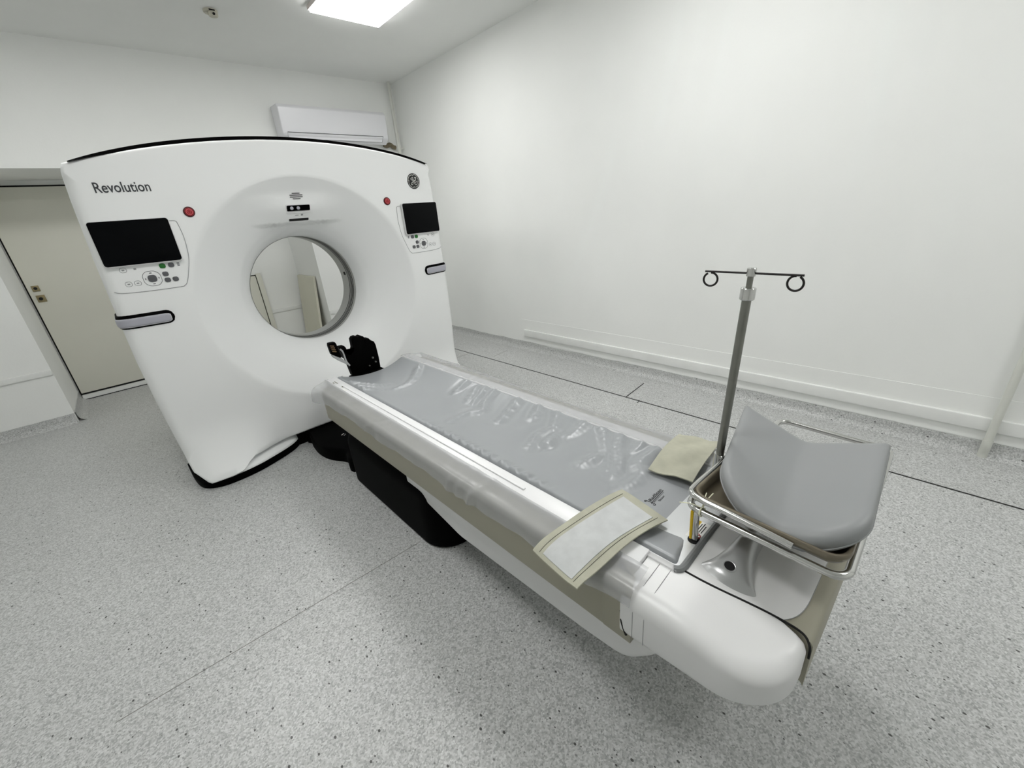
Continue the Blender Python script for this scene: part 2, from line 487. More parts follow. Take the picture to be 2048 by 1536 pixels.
# doors in the recess
d1 = thing('door_1', (-0.18, 6.55, 0), 'flush beige door in the wall recess', 'door')
d1['kind'] = 'structure'
box('door_leaf', -0.688, 0.33, 6.525, 6.565, 0.072, 2.175, 'door', d1, bevel=0.003)
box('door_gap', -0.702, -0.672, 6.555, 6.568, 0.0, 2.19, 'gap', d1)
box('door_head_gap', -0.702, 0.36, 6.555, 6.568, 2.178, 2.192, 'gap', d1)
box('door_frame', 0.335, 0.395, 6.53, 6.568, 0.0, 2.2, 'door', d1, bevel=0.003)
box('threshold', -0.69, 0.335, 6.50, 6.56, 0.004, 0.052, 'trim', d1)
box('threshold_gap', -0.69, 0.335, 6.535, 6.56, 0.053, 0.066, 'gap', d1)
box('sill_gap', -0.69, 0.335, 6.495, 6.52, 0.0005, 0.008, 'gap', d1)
lk = box('lock_plate', -0.655, -0.60, 6.514, 6.526, 1.205, 1.262, 'brass', d1, bevel=0.003)
v, f = tube([(-0.628, 6.516, 1.235), (-0.628, 6.506, 1.235)], 0.014, 14); MB().add(v, f).obj('keyhole', 'gap', lk, smooth=True)
lk = box('lock_plate', -0.655, -0.59, 6.514, 6.526, 1.095, 1.165, 'brass', d1, bevel=0.003)
v, f = tube([(-0.625, 6.516, 1.13), (-0.625, 6.49, 1.13)], 0.015, 14); MB().add(v, f).obj('knob', 'gap', lk, smooth=True)
d2 = thing('door_2', (1.0, 6.55, 0), 'low beige hatch door in the recess seen through the scanner bore', 'door')
d2['kind'] = 'structure'
box('door_leaf', 0.62, 1.365, 6.53, 6.565, 0.0, 1.05, 'door', d2, bevel=0.003)
box('door_gap', 0.61, 1.377, 6.552, 6.568, 0.0, 1.062, 'gap', d2)
box('door_frame', 1.377, 1.437, 6.535, 6.568, 0.0, 1.075, 'door', d2, bevel=0.003)

# board leaning on the side of the recess
b = MB()
b.add([(1.765, 5.86, 0.0), (1.795, 5.86, 0.004), (1.795, 6.5, 0.004), (1.765, 6.5, 0.0),
       (1.874, 5.86, 0.985), (1.904, 5.86, 0.989), (1.904, 6.5, 0.989), (1.874, 6.5, 0.985)],
      [(3, 2, 1, 0), (4, 5, 6, 7), (0, 1, 5, 4), (1, 2, 6, 5), (2, 3, 7, 6), (3, 0, 4, 7)])
tag(b.obj('leaning_board', 'board', bevel=0.002), 'pale beige board leaning in the recess behind the scanner', 'board')

# ceiling lamps
def lamp(x, y, label, side=''):
    t = thing('ceiling_lamp' + side, (x, y, ZC - 0.03), label, 'lamp', 'square ceiling light panels')
    h = 0.31
    b = MB()
    for (x0, x1, y0, y1) in ((-h, h, -h, -h + 0.012), (-h, h, h - 0.012, h), (-h, -h + 0.012, -h + 0.012, h - 0.012), (h - 0.012, h, -h + 0.012, h - 0.012)):
        b.box(x + x0, x + x1, y + y0, y + y1, ZC - 0.03, ZC - 0.0005)
    b.obj('frame', 'lampframe', t)
    box('diffuser' + side, x - h + 0.0125, x + h - 0.0125, y - h + 0.0125, y + h - 0.0125, ZC - 0.045, ZC - 0.018, 'lamp', t)
lamp(2.105, 3.79, 'square glowing light panel on the ceiling above the scanner')
# the other panels of the same grid, above the top edge of the picture and behind the camera: they light
# the scanner front, which faces away from the panel in view
for x, y, sd_, lb in ((0.0, 3.79, '_back_offscreen', 'square glowing ceiling light panel over the left half of the scanner'),
                      (2.105, 1.3, '_right_offscreen', 'square glowing ceiling light panel over the gap between table and blank wall'),
                      (0.0, 1.3, '_left_offscreen', 'square glowing ceiling light panel over the open floor beside the table'),
                      (2.105, -1.2, '_front_offscreen', 'square glowing ceiling light panel over the foot end by the vertical pipe')):
    lamp(x, y, lb, sd_)

# sprinkler / detector base on the ceiling
t = thing('ceiling_sensor', (1.205, 4.54, ZC - 0.045), 'small round detector base with a dark hole on the ceiling', 'detector')
P = [(1.205 + 0.05 * math.cos(a), 4.54 + 0.05 * math.sin(a)) for a in [2 * PI * k / 24 for k in range(24)]]
v, f = slab(P, ZC - 0.018, ZC - 0.0005, 0, 0.006); MB().add(v, f).obj('base', 'detector', t, smooth=True)
P = [(1.215 + 0.034 * math.cos(a), 4.525 + 0.034 * math.sin(a)) for a in [2 * PI * k / 24 for k in range(24)]]
v, f = slab(P, ZC - 0.045, ZC - 0.019, 0, 0.01); bd = MB().add(v, f).obj('body', 'detector', t, smooth=True)
v, f = tube([(1.212, 4.493, ZC - 0.035), (1.212, 4.486, ZC - 0.036)], 0.009, 12); MB().add(v, f).obj('hole', 'gap', bd)
box('contact', 1.185, 1.225, 4.488, 4.494, ZC - 0.016, ZC - 0.008, 'gap', t)

# pipes
t = thing('heating_pipe', (3.338, -0.287, 0), 'white painted vertical pipe rising from the floor beside the right wall', 'pipe')
v, f = tube([(3.338, -0.287, 0.112), (3.338, -0.290, 0.3), (3.34, -0.302, 0.8), (3.34, -0.302, ZC - 0.001)], 0.0185, 16); MB().add(v, f).obj('pipe', 'pipe', t, smooth=True)
v, f = tube(catmull([(3.338, -0.287, 0.118), (3.338, -0.287, 0.085), (3.345, -0.287, 0.055), (3.352, -0.287, 0.03), (3.352, -0.287, 0.001)], 4), 0.0215, 16); MB().add(v, f).obj('sleeve', 'pipe', t, smooth=True)
t = thing('corner_pipe', (3.30, 5.60, 0), 'thin white vertical pipe in the corner beside the air conditioner', 'pipe')
v, f = tube([(3.30, 5.60, 0.0), (3.30, 5.60, ZC - 0.001)], 0.021, 14); MB().add(v, f).obj('pipe', 'pipe', t, smooth=True)
v, f = tube([(3.30, 5.60, 2.44), (3.30, 5.60, 2.48)], 0.026, 14); MB().add(v, f).obj('bracket', 'pipe', t, smooth=True)
v, f = tube([(3.30, 5.60, 2.46), (3.36, 5.60, 2.46), (3.384, 5.60, 2.46)], 0.008, 8); MB().add(v, f).obj('bracket_pin', 'pipe', t, smooth=True)

# air conditioner
ac = thing('air_conditioner', (2.51, 5.6, 2.47), 'white wall-mounted split air conditioner above the scanner', 'air conditioner')
AX0, AX1 = 1.83, 3.10
prof = roundpoly([(5.68, 2.515), (5.55, 2.485), (5.475, 2.545), (5.455, 2.80), (5.49, 2.835), (5.68, 2.84)], [0.0, 0.03, 0.05, 0.02, 0.02, 0.0], 5)
v, f = slab(prof, AX0, AX1, 0.012, 0.012, 4, lambda u, vv, w_: (w_, u, vv))
MB().add(v, f).obj('body', 'ac', ac, smooth=True)
lp = box('louvre', AX0 + 0.06, AX1 - 0.09, 5.49, 5.50, 2.508, 2.555, 'ac', ac)
P = [(AX0 + 0.05, 5.468, 2.566), (AX1 - 0.075, 5.468, 2.566), (AX1 - 0.085, 5.50, 2.508), (AX0 + 0.05, 5.50, 2.508)]
v, f = tube(P, 0.0028, 6, True); MB().add(v, f).obj('louvre_gap', 'acgap', ac)
tag(MB().add(*tube(catmull([(3.112, 5.645, 2.505), (3.15, 5.64, 2.492), (3.20, 5.64, 2.508), (3.245, 5.645, 2.482), (3.276, 5.65, 2.478)], 6), 0.026, 10)).obj('drain_hose', 'hose', smooth=True),
    'brown wrapped hose between air conditioner and corner pipe', 'hose')

# ================================================================== GANTRY
GX, GZ = 1.095, 1.118
gan = thing('ct_scanner', (GX, 3.7, 0), 'large white ring-shaped scanner housing with two screens', 'scanner')
R0, R1 = 0.400, 0.770
YTH = 3.665
def topz(dx): return 2.112 - 0.138 * (dx / 1.12) ** 2
half = [(0.045, 1.118), (0.12, 1.128), (0.3, 1.142), (0.6, 1.158), (0.9, 1.165), (1.2, 1.16), (1.5, 1.152), (1.8, 1.138), (1.93, 1.128)]
outl = []
outl += [(x, 0.105) for x in (-0.78, -0.5, -0.2, 0.0, 0.2, 0.5, 0.78)]
outl += [(0.83, 0.085), (0.88, 0.052), (0.94, 0.045), (1.07, 0.045)]
outl += [(w_, z) for z, w_ in half[1:]]
outl += [(1.112, topz(1.11))]
outl += [(1.1 * math.cos(PI * k / 24), topz(1.1 * math.cos(PI * k / 24))) for k in range(1, 24)]
outl += [(-1.112, topz(1.11))]
outl += [(-w_, z) for z, w_ in half[:0:-1]]
outl += [(-1.07, 0.045), (-0.94, 0.045), (-0.88, 0.052), (-0.83, 0.085)]
# resample the outline
Pn = [Vector((x + GX, z)) for x, z in outl]
rs = []
seg_l = [(Pn[(i + 1) % len(Pn)] - Pn[i]).length for i in range(len(Pn))]
tot = sum(seg_l); NT = 420
acc = 0; i = 0
for k in range(NT):
    d = tot * k / NT
    while acc + seg_l[i] < d: acc += seg_l[i]; i += 1
    rs.append(Pn[i].lerp(Pn[(i + 1) % len(Pn)], (d - acc) / seg_l[i]))
prof_pts = [(0.40, 0.36), (0.412, 0.31), (0.44, 0.252), (0.49, 0.196), (0.54, 0.155), (0.58, 0.126), (0.65, 0.078), (0.72, 0.033), (0.765, 0.004), (0.772, -0.001), (0.80, 0.0)]
def fprof(r):
    if r >= 0.80: return 0.0
    for a, b_ in zip(prof_pts, prof_pts[1:]):
        if r <= b_[0]:
            t_ = (r - a[0]) / (b_[0] - a[0]); return a[1] + (b_[1] - a[1]) * t_
    return 0.0
def fprof_s(r):
    if r > 0.77: return 0.0
    # smooth the polyline a little
    d_ = min(0.012, (r - 0.40), (0.772 - r))
    if d_ <= 0: return fprof(r)
    return (fprof(r - d_) + 2 * fprof(r) + fprof(r + d_)) / 4
def yface(x, z):
    """depth of the housing front at (x,z)"""
    dx = x - GX
    y = 3.268 + 0.05 * min(1.3, abs(dx) / 1.1) ** 4
    A = smooth(0.50, 0.86, abs(dx))
    g = max(0.0, (0.42 - z) / 0.37)
    y -= 0.185 * A * g ** 1.8
    y += 0.07 * smooth(1.02, 1.13, abs(dx)) ** 2 * min(1.0, g) ** 1.5
    r = math.hypot(dx, z - GZ)
    y += fprof_s(r) + (0.007 * smooth(0.775, 0.772, r) if r < 0.775 else 0)
    # flat brow carrying the camera block, ending in a ledge
    if z > 1.604 and r < 0.76:
        s = smooth(0.36, 0.04, abs(dx)) * smooth(1.82, 1.68, z)
        y -= 0.050 * s
    return y
rad_f = [R0 + (R1 + 0.003 - R0) * (k / 34) ** 1.25 for k in range(35)]
rings = []
V = []; F = []
def ring(fn):
    k0 = len(V)
    for q in rs: V.append(fn(q))
    rings.append(k0)
for r in rad_f:
    def fn(q, r=r):
        d_ = (q - Vector((GX, GZ))).normalized(); p = Vector((GX, GZ)) + d_ * r
        return (p.x, yface(p.x, p.y), p.y)
    ring(fn)
def rho(q):
    if q.y < 0.2: return 0.02
    if q.y > topz(q.x - GX) - 0.04: return 0.02
    return 0.075
for t_ in [0.04, 0.12, 0.22, 0.32, 0.42, 0.52, 0.62, 0.72, 0.8, 0.87, 0.93, 1.0]:
    def fn(q, t_=t_):
        c = Vector((GX, GZ)); d_ = (q - c).normalized(); Rq = (q - c).length - rho(q)
        r = (R1 + 0.003) + (Rq - R1 - 0.003) * t_; p = c + d_ * r
        return (p.x, yface(p.x, p.y), p.y)
    ring(fn)
def edge(q, a):
    c = Vector((GX, GZ)); d_ = (q - c).normalized(); h = rho(q)
    p = c + d_ * ((q - c).length - h + h * math.sin(a))
    p0 = c + d_ * ((q - c).length - h)
    return (p.x, yface(p0.x, p0.y) + h * (1 - math.cos(a)), p.y)
for k in range(1, 7): ring(lambda q, a=PI / 2 * k / 6: edge(q, a))
for yb in (3.55, 3.8, 4.05, 4.17): ring(lambda q, yb=yb: (q.x, yb, q.y))
ring(lambda q: (GX + (q.x - GX) * 0.98, 4.22, GZ + (q.y - GZ) * 0.98))
for r, yb in ((0.75, 4.22), (0.72, 4.215), (0.6, 4.13), (0.5, 4.02), (0.43, 3.93), (R0, 3.89)):
    ring(lambda q, r=r, yb=yb: (GX + (q - Vector((GX, GZ))).normalized().x * r, yb, GZ + (q - Vector((GX, GZ))).normalized().y * r))
for a, b_ in zip(rings, rings[1:]):
    for k in range(NT):
        j = (k + 1) % NT; F.append((a + k, a + j, b_ + j, b_ + k))
MB().add(V, F).obj('housing', 'shell', gan, smooth=True, angle=50)
# bore liner with dark window bands
def cyl_y(r, y0, y1, n=96, r2=None):
    v = []; f = []
    r2 = r2 or r
    for k in range(n):
        a = 2 * PI * k / n
        v += [(GX + r * math.cos(a), y0, GZ + r * math.sin(a)), (GX + r2 * math.cos(a), y1, GZ + r2 * math.sin(a))]
    for k in range(n):
        j = (k + 1) % n; f.append((2 * k, 2 * k + 1, 2 * j + 1, 2 * j))
    return v, f
ln = MB().add(*cyl_y(R0 - 0.0005, YTH - 0.038, 3.895)).obj('bore_liner', 'liner', gan, smooth=True)
for y0, y1, mt_ in ((3.664, 3.676, 'gap'), (3.690, 3.702, 'gap'), (3.706, 3.730, 'linerdark'), (3.742, 3.754, 'gap')):
    MB().add(*cyl_y(R0 - 0.0018, y0, y1)).obj('window_band', mt_, ln, smooth=True)
a_ = math.radians(8)
v, f = slab(roundpoly(rect(-0.016, 0.016, -0.013, 0.013), 0.004), 0, 0.003)
MB().add([(GX + (R0 - 0.002 - w_) * math.cos(a_) - vv * math.sin(a_), 3.80 + u, GZ + (R0 - 0.002 - w_) * math.sin(a_) + vv * math.cos(a_)) for u, vv, w_ in v], f).obj('laser_port', 'gap', ln)
# black top cover
b = MB(); n = 60; vv = []; ff = []
for k in range(n + 1):
    dx = -1.085 + 2.17 * k / n; h = 0.026 * (1 - abs(dx / 1.085) ** 6)
    zt = topz(dx)
    for (yy, zz) in ((3.295, zt - 0.004), (3.30, zt + h * 0.8), (3.33, zt + h), (4.1, zt + h), (4.14, zt - 0.004)): vv.append((GX + dx, yy, zz))
for k in range(n):
    for j in range(4): ff.append((k * 5 + j, (k + 1) * 5 + j, (k + 1) * 5 + j + 1, k * 5 + j + 1))
b.add(vv, ff).obj('top_cover', 'black', gan, smooth=True)
# feet: white toe and black rim, left and right
foot = [(-0.055, 3.62), (-0.048, 3.40), (-0.028, 3.25), (0.02, 3.175), (0.10, 3.135), (0.20, 3.128), (0.32, 3.145), (0.43, 3.185), (0.53, 3.23), (0.60, 3.275), (0.65, 3.335), (0.68, 3.42), (0.70, 3.62)]
fs = [(p.x, p.y) for p in catmull([(x, y, 0) for x, y in foot], 6)]
for s in (0, 1):
    mir = (lambda u, v_, w_: (u, v_, w_)) if s == 0 else (lambda u, v_, w_: (2 * GX - u, v_, w_))
    line_ = [p for p in fs if 0.16 < p[0] < 0.69]
    prof_ = [(0.0, 0.0497), (0.0, 0.060), (0.012, 0.069), (0.035, 0.076), (0.07, 0.086), (0.11, 0.102), (0.16, 0.102)]
    v = [mir(x, y + a * (1 - 0.5 * smooth(0.5, 0.69, x)), z) for x, y in line_ for a, z in prof_]
    k_ = len(prof_)
    f = [(i * k_ + j, (i + 1) * k_ + j, (i + 1) * k_ + j + 1, i * k_ + j + 1) for i in range(len(line_) - 1) for j in range(k_ - 1)]
    MB().add(v, f).obj('foot_cover', 'shell', gan, smooth=True, angle=60)
    v, f = slab(fs, 0.0, 0.0495, 0.006, 0.006, 3, lambda u, v_, w_, m_=mir: m_(u + (0.004 if u < 0.05 else 0.0), v_ - 0.006, w_))
    MB().add(v, f).obj('foot_rim', 'black', gan, smooth=True)
box('base', 0.02, 2.17, 3.40, 4.15, 0.0, 0.10, 'black', gan)
box('base_front', 0.64, 1.55, 3.31, 3.40, 0.0, 0.10, 'black', gan)

def on_face(x, z, lift): return (x, yface(x, z) - lift, z)
# screens and control panels
def plate(name, x0, x1, z0, z1, rad, lift0, lift1, mt_, parent, bt=0.002, flat=True):
    xc, zc = (x0 + x1) / 2, (z0 + z1) / 2
    P = roundpoly(rect(x0, x1, z0, z1), rad, 6)
    ya, yb = yface(x0, zc), yface(x1, zc)
    def mp(u, v_, w_):
        t_ = (u - x0) / (x1 - x0); return (u, ya + (yb - ya) * t_ - w_, v_)
    v, f = slab(P, lift0, lift1, bt, 0, 3, mp)
    return MB().add(v, f).obj(name, mt_, parent, smooth=True, angle=40)
pan_pts = [(0.335, 1.671), (0.362, 1.668), (0.370, 1.650), (0.376, 1.568), (0.365, 1.463), (0.340, 1.385), (0.314, 1.322), (0.296, 1.304), (0.274, 1.299), (0.108, 1.299), (0.0, 1.305), (-0.03, 1.318)]
for s in (0, 1):
    mx = (lambda x: x) if s == 0 else (lambda x: 2 * GX - x)
    def X2(a, b_): return tuple(sorted((mx(a), mx(b_))))
    x0, x1 = X2(-0.028, 0.332)
    dsp = plate('display', x0, x1, 1.447, 1.690, 0.016, 0.002, 0.026, 'white', gan, 0.004)
    x0, x1 = X2(-0.024, 0.328)
    plate('screen', x0, x1, 1.453, 1.687, 0.014, 0.024, 0.0275, 'glass', dsp, 0.001)
    P = [on_face(mx(p.x), p.y, 0.0015) for p in catmull([(x, z, 0) for x, z in pan_pts], 5)]
    pn = MB().add(*tube(P, 0.0016, 6)).obj('control_panel', 'line', gan)
    def btn(x, z, w_, h_, mt_):
        a, c = X2(x - w_ / 2, x + w_ / 2); return plate('button', a, c, z - h_ / 2, z + h_ / 2, min(w_, h_) * 0.38, 0.0, 0.005, mt_, pn, 0.0015)
    if s == 0: greens, grey1 = 0.225, 0.267
    else: greens, grey1 = 0.225, 0.264
    btn(greens, 1.429, 0.030, 0.027, 'btng')
    for (x, z) in ((grey1, 1.429), (0.225, 1.383), (0.225, 1.348), (0.264, 1.348)): btn(x, z, 0.029, 0.026, 'btn')
    def loop(x, z, w_, h_, r_, mt_='line', name='button_outline'):
        Q = roundpoly(rect(mx(x) - w_ / 2, mx(x) + w_ / 2, z - h_ / 2, z + h_ / 2), r_, 6)
        return MB().add(*tube([on_face(u, v_, 0.001) for u, v_ in Q], 0.0011, 6, True)).obj(name, mt_, pn)
    loop(0.158, 1.366, 0.084, 0.084, 0.034, 'btn', 'pad_outline')
    btn(0.158, 1.366, 0.042, 0.040, 'btn')
    for dx, dz, wx, wz in ((0, 0.031, 0.012, 0.004), (0, -0.031, 0.012, 0.004), (0.031, 0, 0.004, 0.01), (-0.031, 0, 0.004, 0.01)):
        plate('arrow', mx(0.158) + dx - wx / 2, mx(0.158) + dx + wx / 2, 1.366 + dz - wz / 2, 1.366 + dz + wz / 2, 0.0015, 0, 0.0012, 'btn', pn, 0.0003)
    for (x, z) in ((0.045, 1.428), (0.045, 1.350), (0.086, 1.350)):
        loop(x, z, 0.030, 0.026, 0.011)
        plate('icon', mx(x) - 0.006, mx(x) + 0.006, z - 0.004, z + 0.003, 0.002, 0, 0.0012, 'line', pn, 0.0003)
    plate('icon', mx(0.098) - 0.006, mx(0.098) + 0.006, 1.424, 1.434, 0.002, 0, 0.0012, 'line', pn, 0.0003)
    for z in (1.436, 1.429, 1.422):
        plate('icon', mx(0.302) - 0.006, mx(0.302) + 0.006, z - 0.0022, z + 0.0022, 0.001, 0, 0.0012, 'btn', pn, 0.0003)
    # emergency stop
    cx = mx(0.445); cz = 1.712
    def disc(name, r, l0, l1, mt_, parent, bt=0.001):
        P = [(cx + r * math.cos(2 * PI * k / 28), cz + r * math.sin(2 * PI * k / 28)) for k in range(28)]
        v, f = slab(P, l0, l1, bt, 0, 3, lambda u, v_, w_: (u, yface(cx, cz) - w_, v_))
        return MB().add(v, f).obj(name, mt_, parent, smooth=True, angle=40)
    st = disc('stop_button', 0.029, -0.004, 0.004, 'redd', gan)
    disc('stop_cap', 0.0225, 0.003, 0.010, 'red', st, 0.002)
    P = [(cx + 0.0155 * math.cos(2 * PI * k / 24), yface(cx, cz) - 0.0105, cz + 0.0155 * math.sin(2 * PI * k / 24)) for k in range(24)]
    MB().add(*tube(P, 0.0012, 6, True)).obj('stop_ring', 'pink', st)
    P = [(cx + dx, yface(cx, cz) - 0.0105, cz + dz) for dx, dz in ((-0.010, 0.005), (0.010, 0.005), (0, -0.011))]
    MB().add(*tube(P, 0.0012, 6, True)).obj('stop_symbol', 'pink', st)
    # side grip wrapping round the housing edge
    def gpath(tt):
        """tt 0 at inner end .. along the front, round the edge"""
        z = 1.138; xin = 0.195; xedge = GX - 1.161 + 0.075
        Lf = xin - xedge
        if tt < Lf:
            x = xin - tt; return Vector((x, yface(x, z), z)), Vector((0, -1, 0))
        a = min(PI / 2, (tt - Lf) / 0.075); h = 0.075
        ye = yface(xedge, z)
        if tt - Lf < 0.075 * PI / 2:
            return Vector((xedge - h * math.sin(a), ye + h * (1 - math.cos(a)), z)), Vector((-math.sin(a), -math.cos(a), 0))
        return Vector((xedge - h, ye + h + (tt - Lf - 0.075 * PI / 2), z)), Vector((-1, 0, 0))
    def grip(name, inset, hh, lift, mt_, parent, zoff=0):
        L_ = 0.50; vv = []; ff = []; n = 44; mseg = 10
        for k in range(n + 1):
            tt = inset + (L_ - 2 * inset) * k / n
            d_ = tt - inset
            hz = hh if d_ > hh else math.sqrt(max(0, hh * hh - (hh - d_) ** 2))
            hz = max(hz, 0.0015)
            p, nn = gpath(tt)
            for j in range(mseg + 1):
                q = -1 + 2 * j / mseg
                lf = lift * min(1.0, (1 - abs(q) ** 6) + 0.0) if 0 < j < mseg else -0.004
                if k == 0 or k == n: lf = -0.004
                pp = p + nn * lf + Vector((0, 0, q * hz + zoff))
                vv.append((mx(pp.x), pp.y, pp.z))
        for k in range(n):
            for j in range(mseg): ff.append((k * (mseg + 1) + j, (k + 1) * (mseg + 1) + j, (k + 1) * (mseg + 1) + j + 1, k * (mseg + 1) + j + 1))
        return MB().add(vv, ff).obj(name, mt_, parent, smooth=True, angle=60)
    gr = grip('side_grip', 0.0, 0.043, 0.012, 'black', gan)
    grip('grip_rim', 0.010, 0.034, 0.0145, 'handler', gr, -0.003)
    grip('grip_inset', 0.014, 0.030, 0.0165, 'handle', gr, -0.003)

# speaker slits, camera block and slot above the bore
def bar(name, xc, zc, w_, h_, l0, l1, mt_, parent, rad=0.002):
    P = roundpoly(rect(xc - w_ / 2, xc + w_ / 2, zc - h_ / 2, zc + h_ / 2), rad, 4)
    zlo, zhi = zc - h_ / 2, zc + h_ / 2
    ya, yb = yface(xc, zlo), yface(xc, zhi)
    v, f = slab(P, l0, l1, 0.001, 0, 2, lambda u, v_, w2: (u, ya + (yb - ya) * (v_ - zlo) / (zhi - zlo) - w2, v_))
    return MB().add(v, f).obj(name, mt_, parent, smooth=True, angle=40)
for z, w_ in ((1.796, 0.052), (1.785, 0.086), (1.7735, 0.086), (1.762, 0.052)):
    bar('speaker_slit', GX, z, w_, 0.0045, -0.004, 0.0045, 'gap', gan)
cb = bar('camera_frame', GX - 0.0, 1.699, 0.166, 0.056, -0.03, 0.006, 'whitebright', gan, 0.008)
bar('camera_window', GX, 1.703, 0.155, 0.036, 0.0, 0.0085, 'black', cb, 0.006)
for x in (GX - 0.047, GX - 0.003):
    yy = yface(GX, 1.703)
    P = [(x + 0.0115 * math.cos(2 * PI * k / 20), 1.703 + 0.0115 * math.sin(2 * PI * k / 20)) for k in range(20)]
    v, f = slab(P, 0.003, 0.0125, 0.003, 0, 3, lambda u, v_, w2: (u, yy - w2, v_)); MB().add(v, f).obj('lens', 'handle', cb, smooth=True)
sf = bar('slot_frame', GX, 1.626, 0.142, 0.026, -0.03, 0.004, 'whitebright', gan, 0.004)
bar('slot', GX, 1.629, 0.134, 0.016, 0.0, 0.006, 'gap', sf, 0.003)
bar('print_mark', GX - 0.013, 1.658, 0.024, 0.004, 0.0, 0.002, 'line', gan)
bar('print_mark', GX + 0.022, 1.659, 0.014, 0.010, 0.0, 0.002, 'line', gan)
# lettering and emblem
text_obj('lettering', 'Revolution', (0.068, 0, 1.829), (1, 0, 0), (0, 0, 1), 0.238, 0.052, 'text', gan, surf=lambda p: Vector((p.x, yface(p.x, p.z) - 0.0015, p.z)))
ex_, ez_, er = 2.022, 1.852, 0.0575
ye = yface(ex_, ez_) - 0.003
P = [(ex_ + er * math.cos(2 * PI * k / 48), ez_ + er * math.sin(2 * PI * k / 48)) for k in range(48)]
v, f = slab(P, -0.004, 0.003, 0.001, 0, 3, lambda u, v_, w2: (u, ye - w2, v_))
emb = MB().add(v, f).obj('emblem', 'textb', gan, smooth=True, angle=40)
def stroke(name, pts, r, closed=False, parent=emb):
    Q = catmull([(ex_ + x * er, ye - 0.0035, ez_ + z * er) for x, z in pts], 6, closed)
    return MB().add(*tube(Q, r, 6, closed)).obj(name, 'paper', parent, smooth=True)
for k in range(4):
    a0 = math.radians(100 + 90 * k)
    pts = [(0.70 * math.cos(a0 - 0.32), 0.70 * math.sin(a0 - 0.32))] + [((0.80 + 0.06 * smooth(0, 0.4, q)) * math.cos(a0 + q * 1.35), (0.80 + 0.06 * smooth(0, 0.4, q)) * math.sin(a0 + q * 1.35)) for q in (0.0, 0.2, 0.4, 0.6, 0.8, 1.0)]
    stroke('emblem_curl', pts, 0.0016)
stroke('emblem_script', [(-0.13, 0.16), (-0.2, 0.31), (-0.19, 0.46), (-0.1, 0.5), (-0.03, 0.43), (-0.03, 0.28), (0.04, 0.18), (-0.05, 0.07), (-0.21, 0.11), (-0.39, 0.24), (-0.41, 0.36)], 0.0016)
stroke('emblem_script', [(0.34, 0.35), (0.24, 0.38), (0.26, 0.47), (0.38, 0.5), (0.48, 0.41), (0.41, 0.29), (0.28, 0.14), (0.04, 0.01), (-0.19, -0.13), (-0.39, -0.28), (-0.45, -0.4), (-0.33, -0.49), (-0.18, -0.4), (-0.08, -0.23), (-0.02, -0.06)], 0.0017)
stroke('emblem_script', [(0.45, 0.09), (0.29, 0.11), (0.16, -0.01), (0.11, -0.21), (0.16, -0.39), (0.34, -0.49), (0.52, -0.39), (0.59, -0.22), (0.51, -0.09), (0.38, -0.09), (0.33, -0.19), (0.34, -0.29)], 0.0017)

# ================================================================== PATIENT TABLE
TX = 1.09
tab = thing('patient_table', (TX, 1.6, 0), 'long patient table with taupe side skirt on a black base in front of the scanner', 'table')
# black floor base
P = roundpoly([(0.735, 1.46), (1.445, 1.46), (1.445, 2.56), (0.735, 2.56)], [0.16, 0.16, 0.13, 0.13], 8)
v, f = slab(P, 0.0, 0.375, 0.10, 0.02, 7); MB().add(v, f).obj('base', 'black', tab, smooth=True, angle=60)
P = roundpoly([(0.745, 2.50), (1.435, 2.50), (1.50, 3.30), (0.69, 3.30)], [0.1, 0.1, 0.02, 0.02], 8)
P = [(p.x, p.y) for p in catmull([(0.80, 2.55, 0), (0.785, 2.73, 0), (0.735, 2.83, 0), (0.70, 2.93, 0), (0.69, 3.07, 0), (0.71, 3.235, 0), (0.76, 3.30, 0), (1.42, 3.30, 0), (1.47, 3.235, 0), (1.49, 3.07, 0), (1.48, 2.93, 0), (1.445, 2.83, 0), (1.395, 2.73, 0), (1.38, 2.55, 0)], 5, True)]
v, f = slab(P, 0.0, 0.10, 0.02, 0.004, 4); fb = MB().add(v, f).obj('floor_bridge', 'black', tab, smooth=True, angle=50)
text_obj('floor_mark', '1:', (0.862, 2.985, 0.1), (0.55, -0.83, 0), (0.83, 0.55, 0), 0.03, 0.03, 'paper', fb)
box('column', 0.86, 1.32, 1.62, 2.4, 0.36, 0.46, 'blackm', tab)
# white belly (outline in depth and height, run across)
P = roundpoly([(0.345, 0.45), (0.365, 0.36), (0.45, 0.262), (0.62, 0.245), (1.30, 0.215), (1.75, 0.30), (1.75, 0.45)], [0, 0.06, 0.12, 0.1, 0.2, 0.03, 0], 6)
v, f = slab(P, 0.752, 1.428, 0.03, 0.03, 5, lambda u, v_, w_: (w_, u, v_)); MB().add(v, f).obj('underbody', 'white', tab, smooth=True, angle=50)
# taupe skirt
P = roundpoly([(0.70, 0.41), (1.48, 0.41), (1.48, 2.645), (0.70, 2.645)], [0.0, 0.0, 0.07, 0.07], 7)
P = [q for a, b_ in zip(P, P[1:] + P[:1]) for q in ([a] + ([(a[0] + (b_[0] - a[0]) * k / 16, a[1] + (b_[1] - a[1]) * k / 16) for k in range(1, 16)] if abs(a[0] - b_[0]) > 0.3 else []))]
P = [p for p in P]
v, f = slab(P, 0.435, 0.628, 0.022, 0.012, 5, lambda u, v_, w_: (u, v_, w_ - (0.062 * smooth(0.30, 0.22, abs(u - TX)) if w_ > 0.58 else 0.0)), well=(0.075, 0.06)); MB().add(v, f).obj('skirt', 'beige', tab, smooth=True, angle=50)
P = roundpoly([(0.698, 0.405), (0.78, 0.405), (0.78, 0.50), (0.698, 0.50)], [0, 0, 0.02, 0.01], 4)
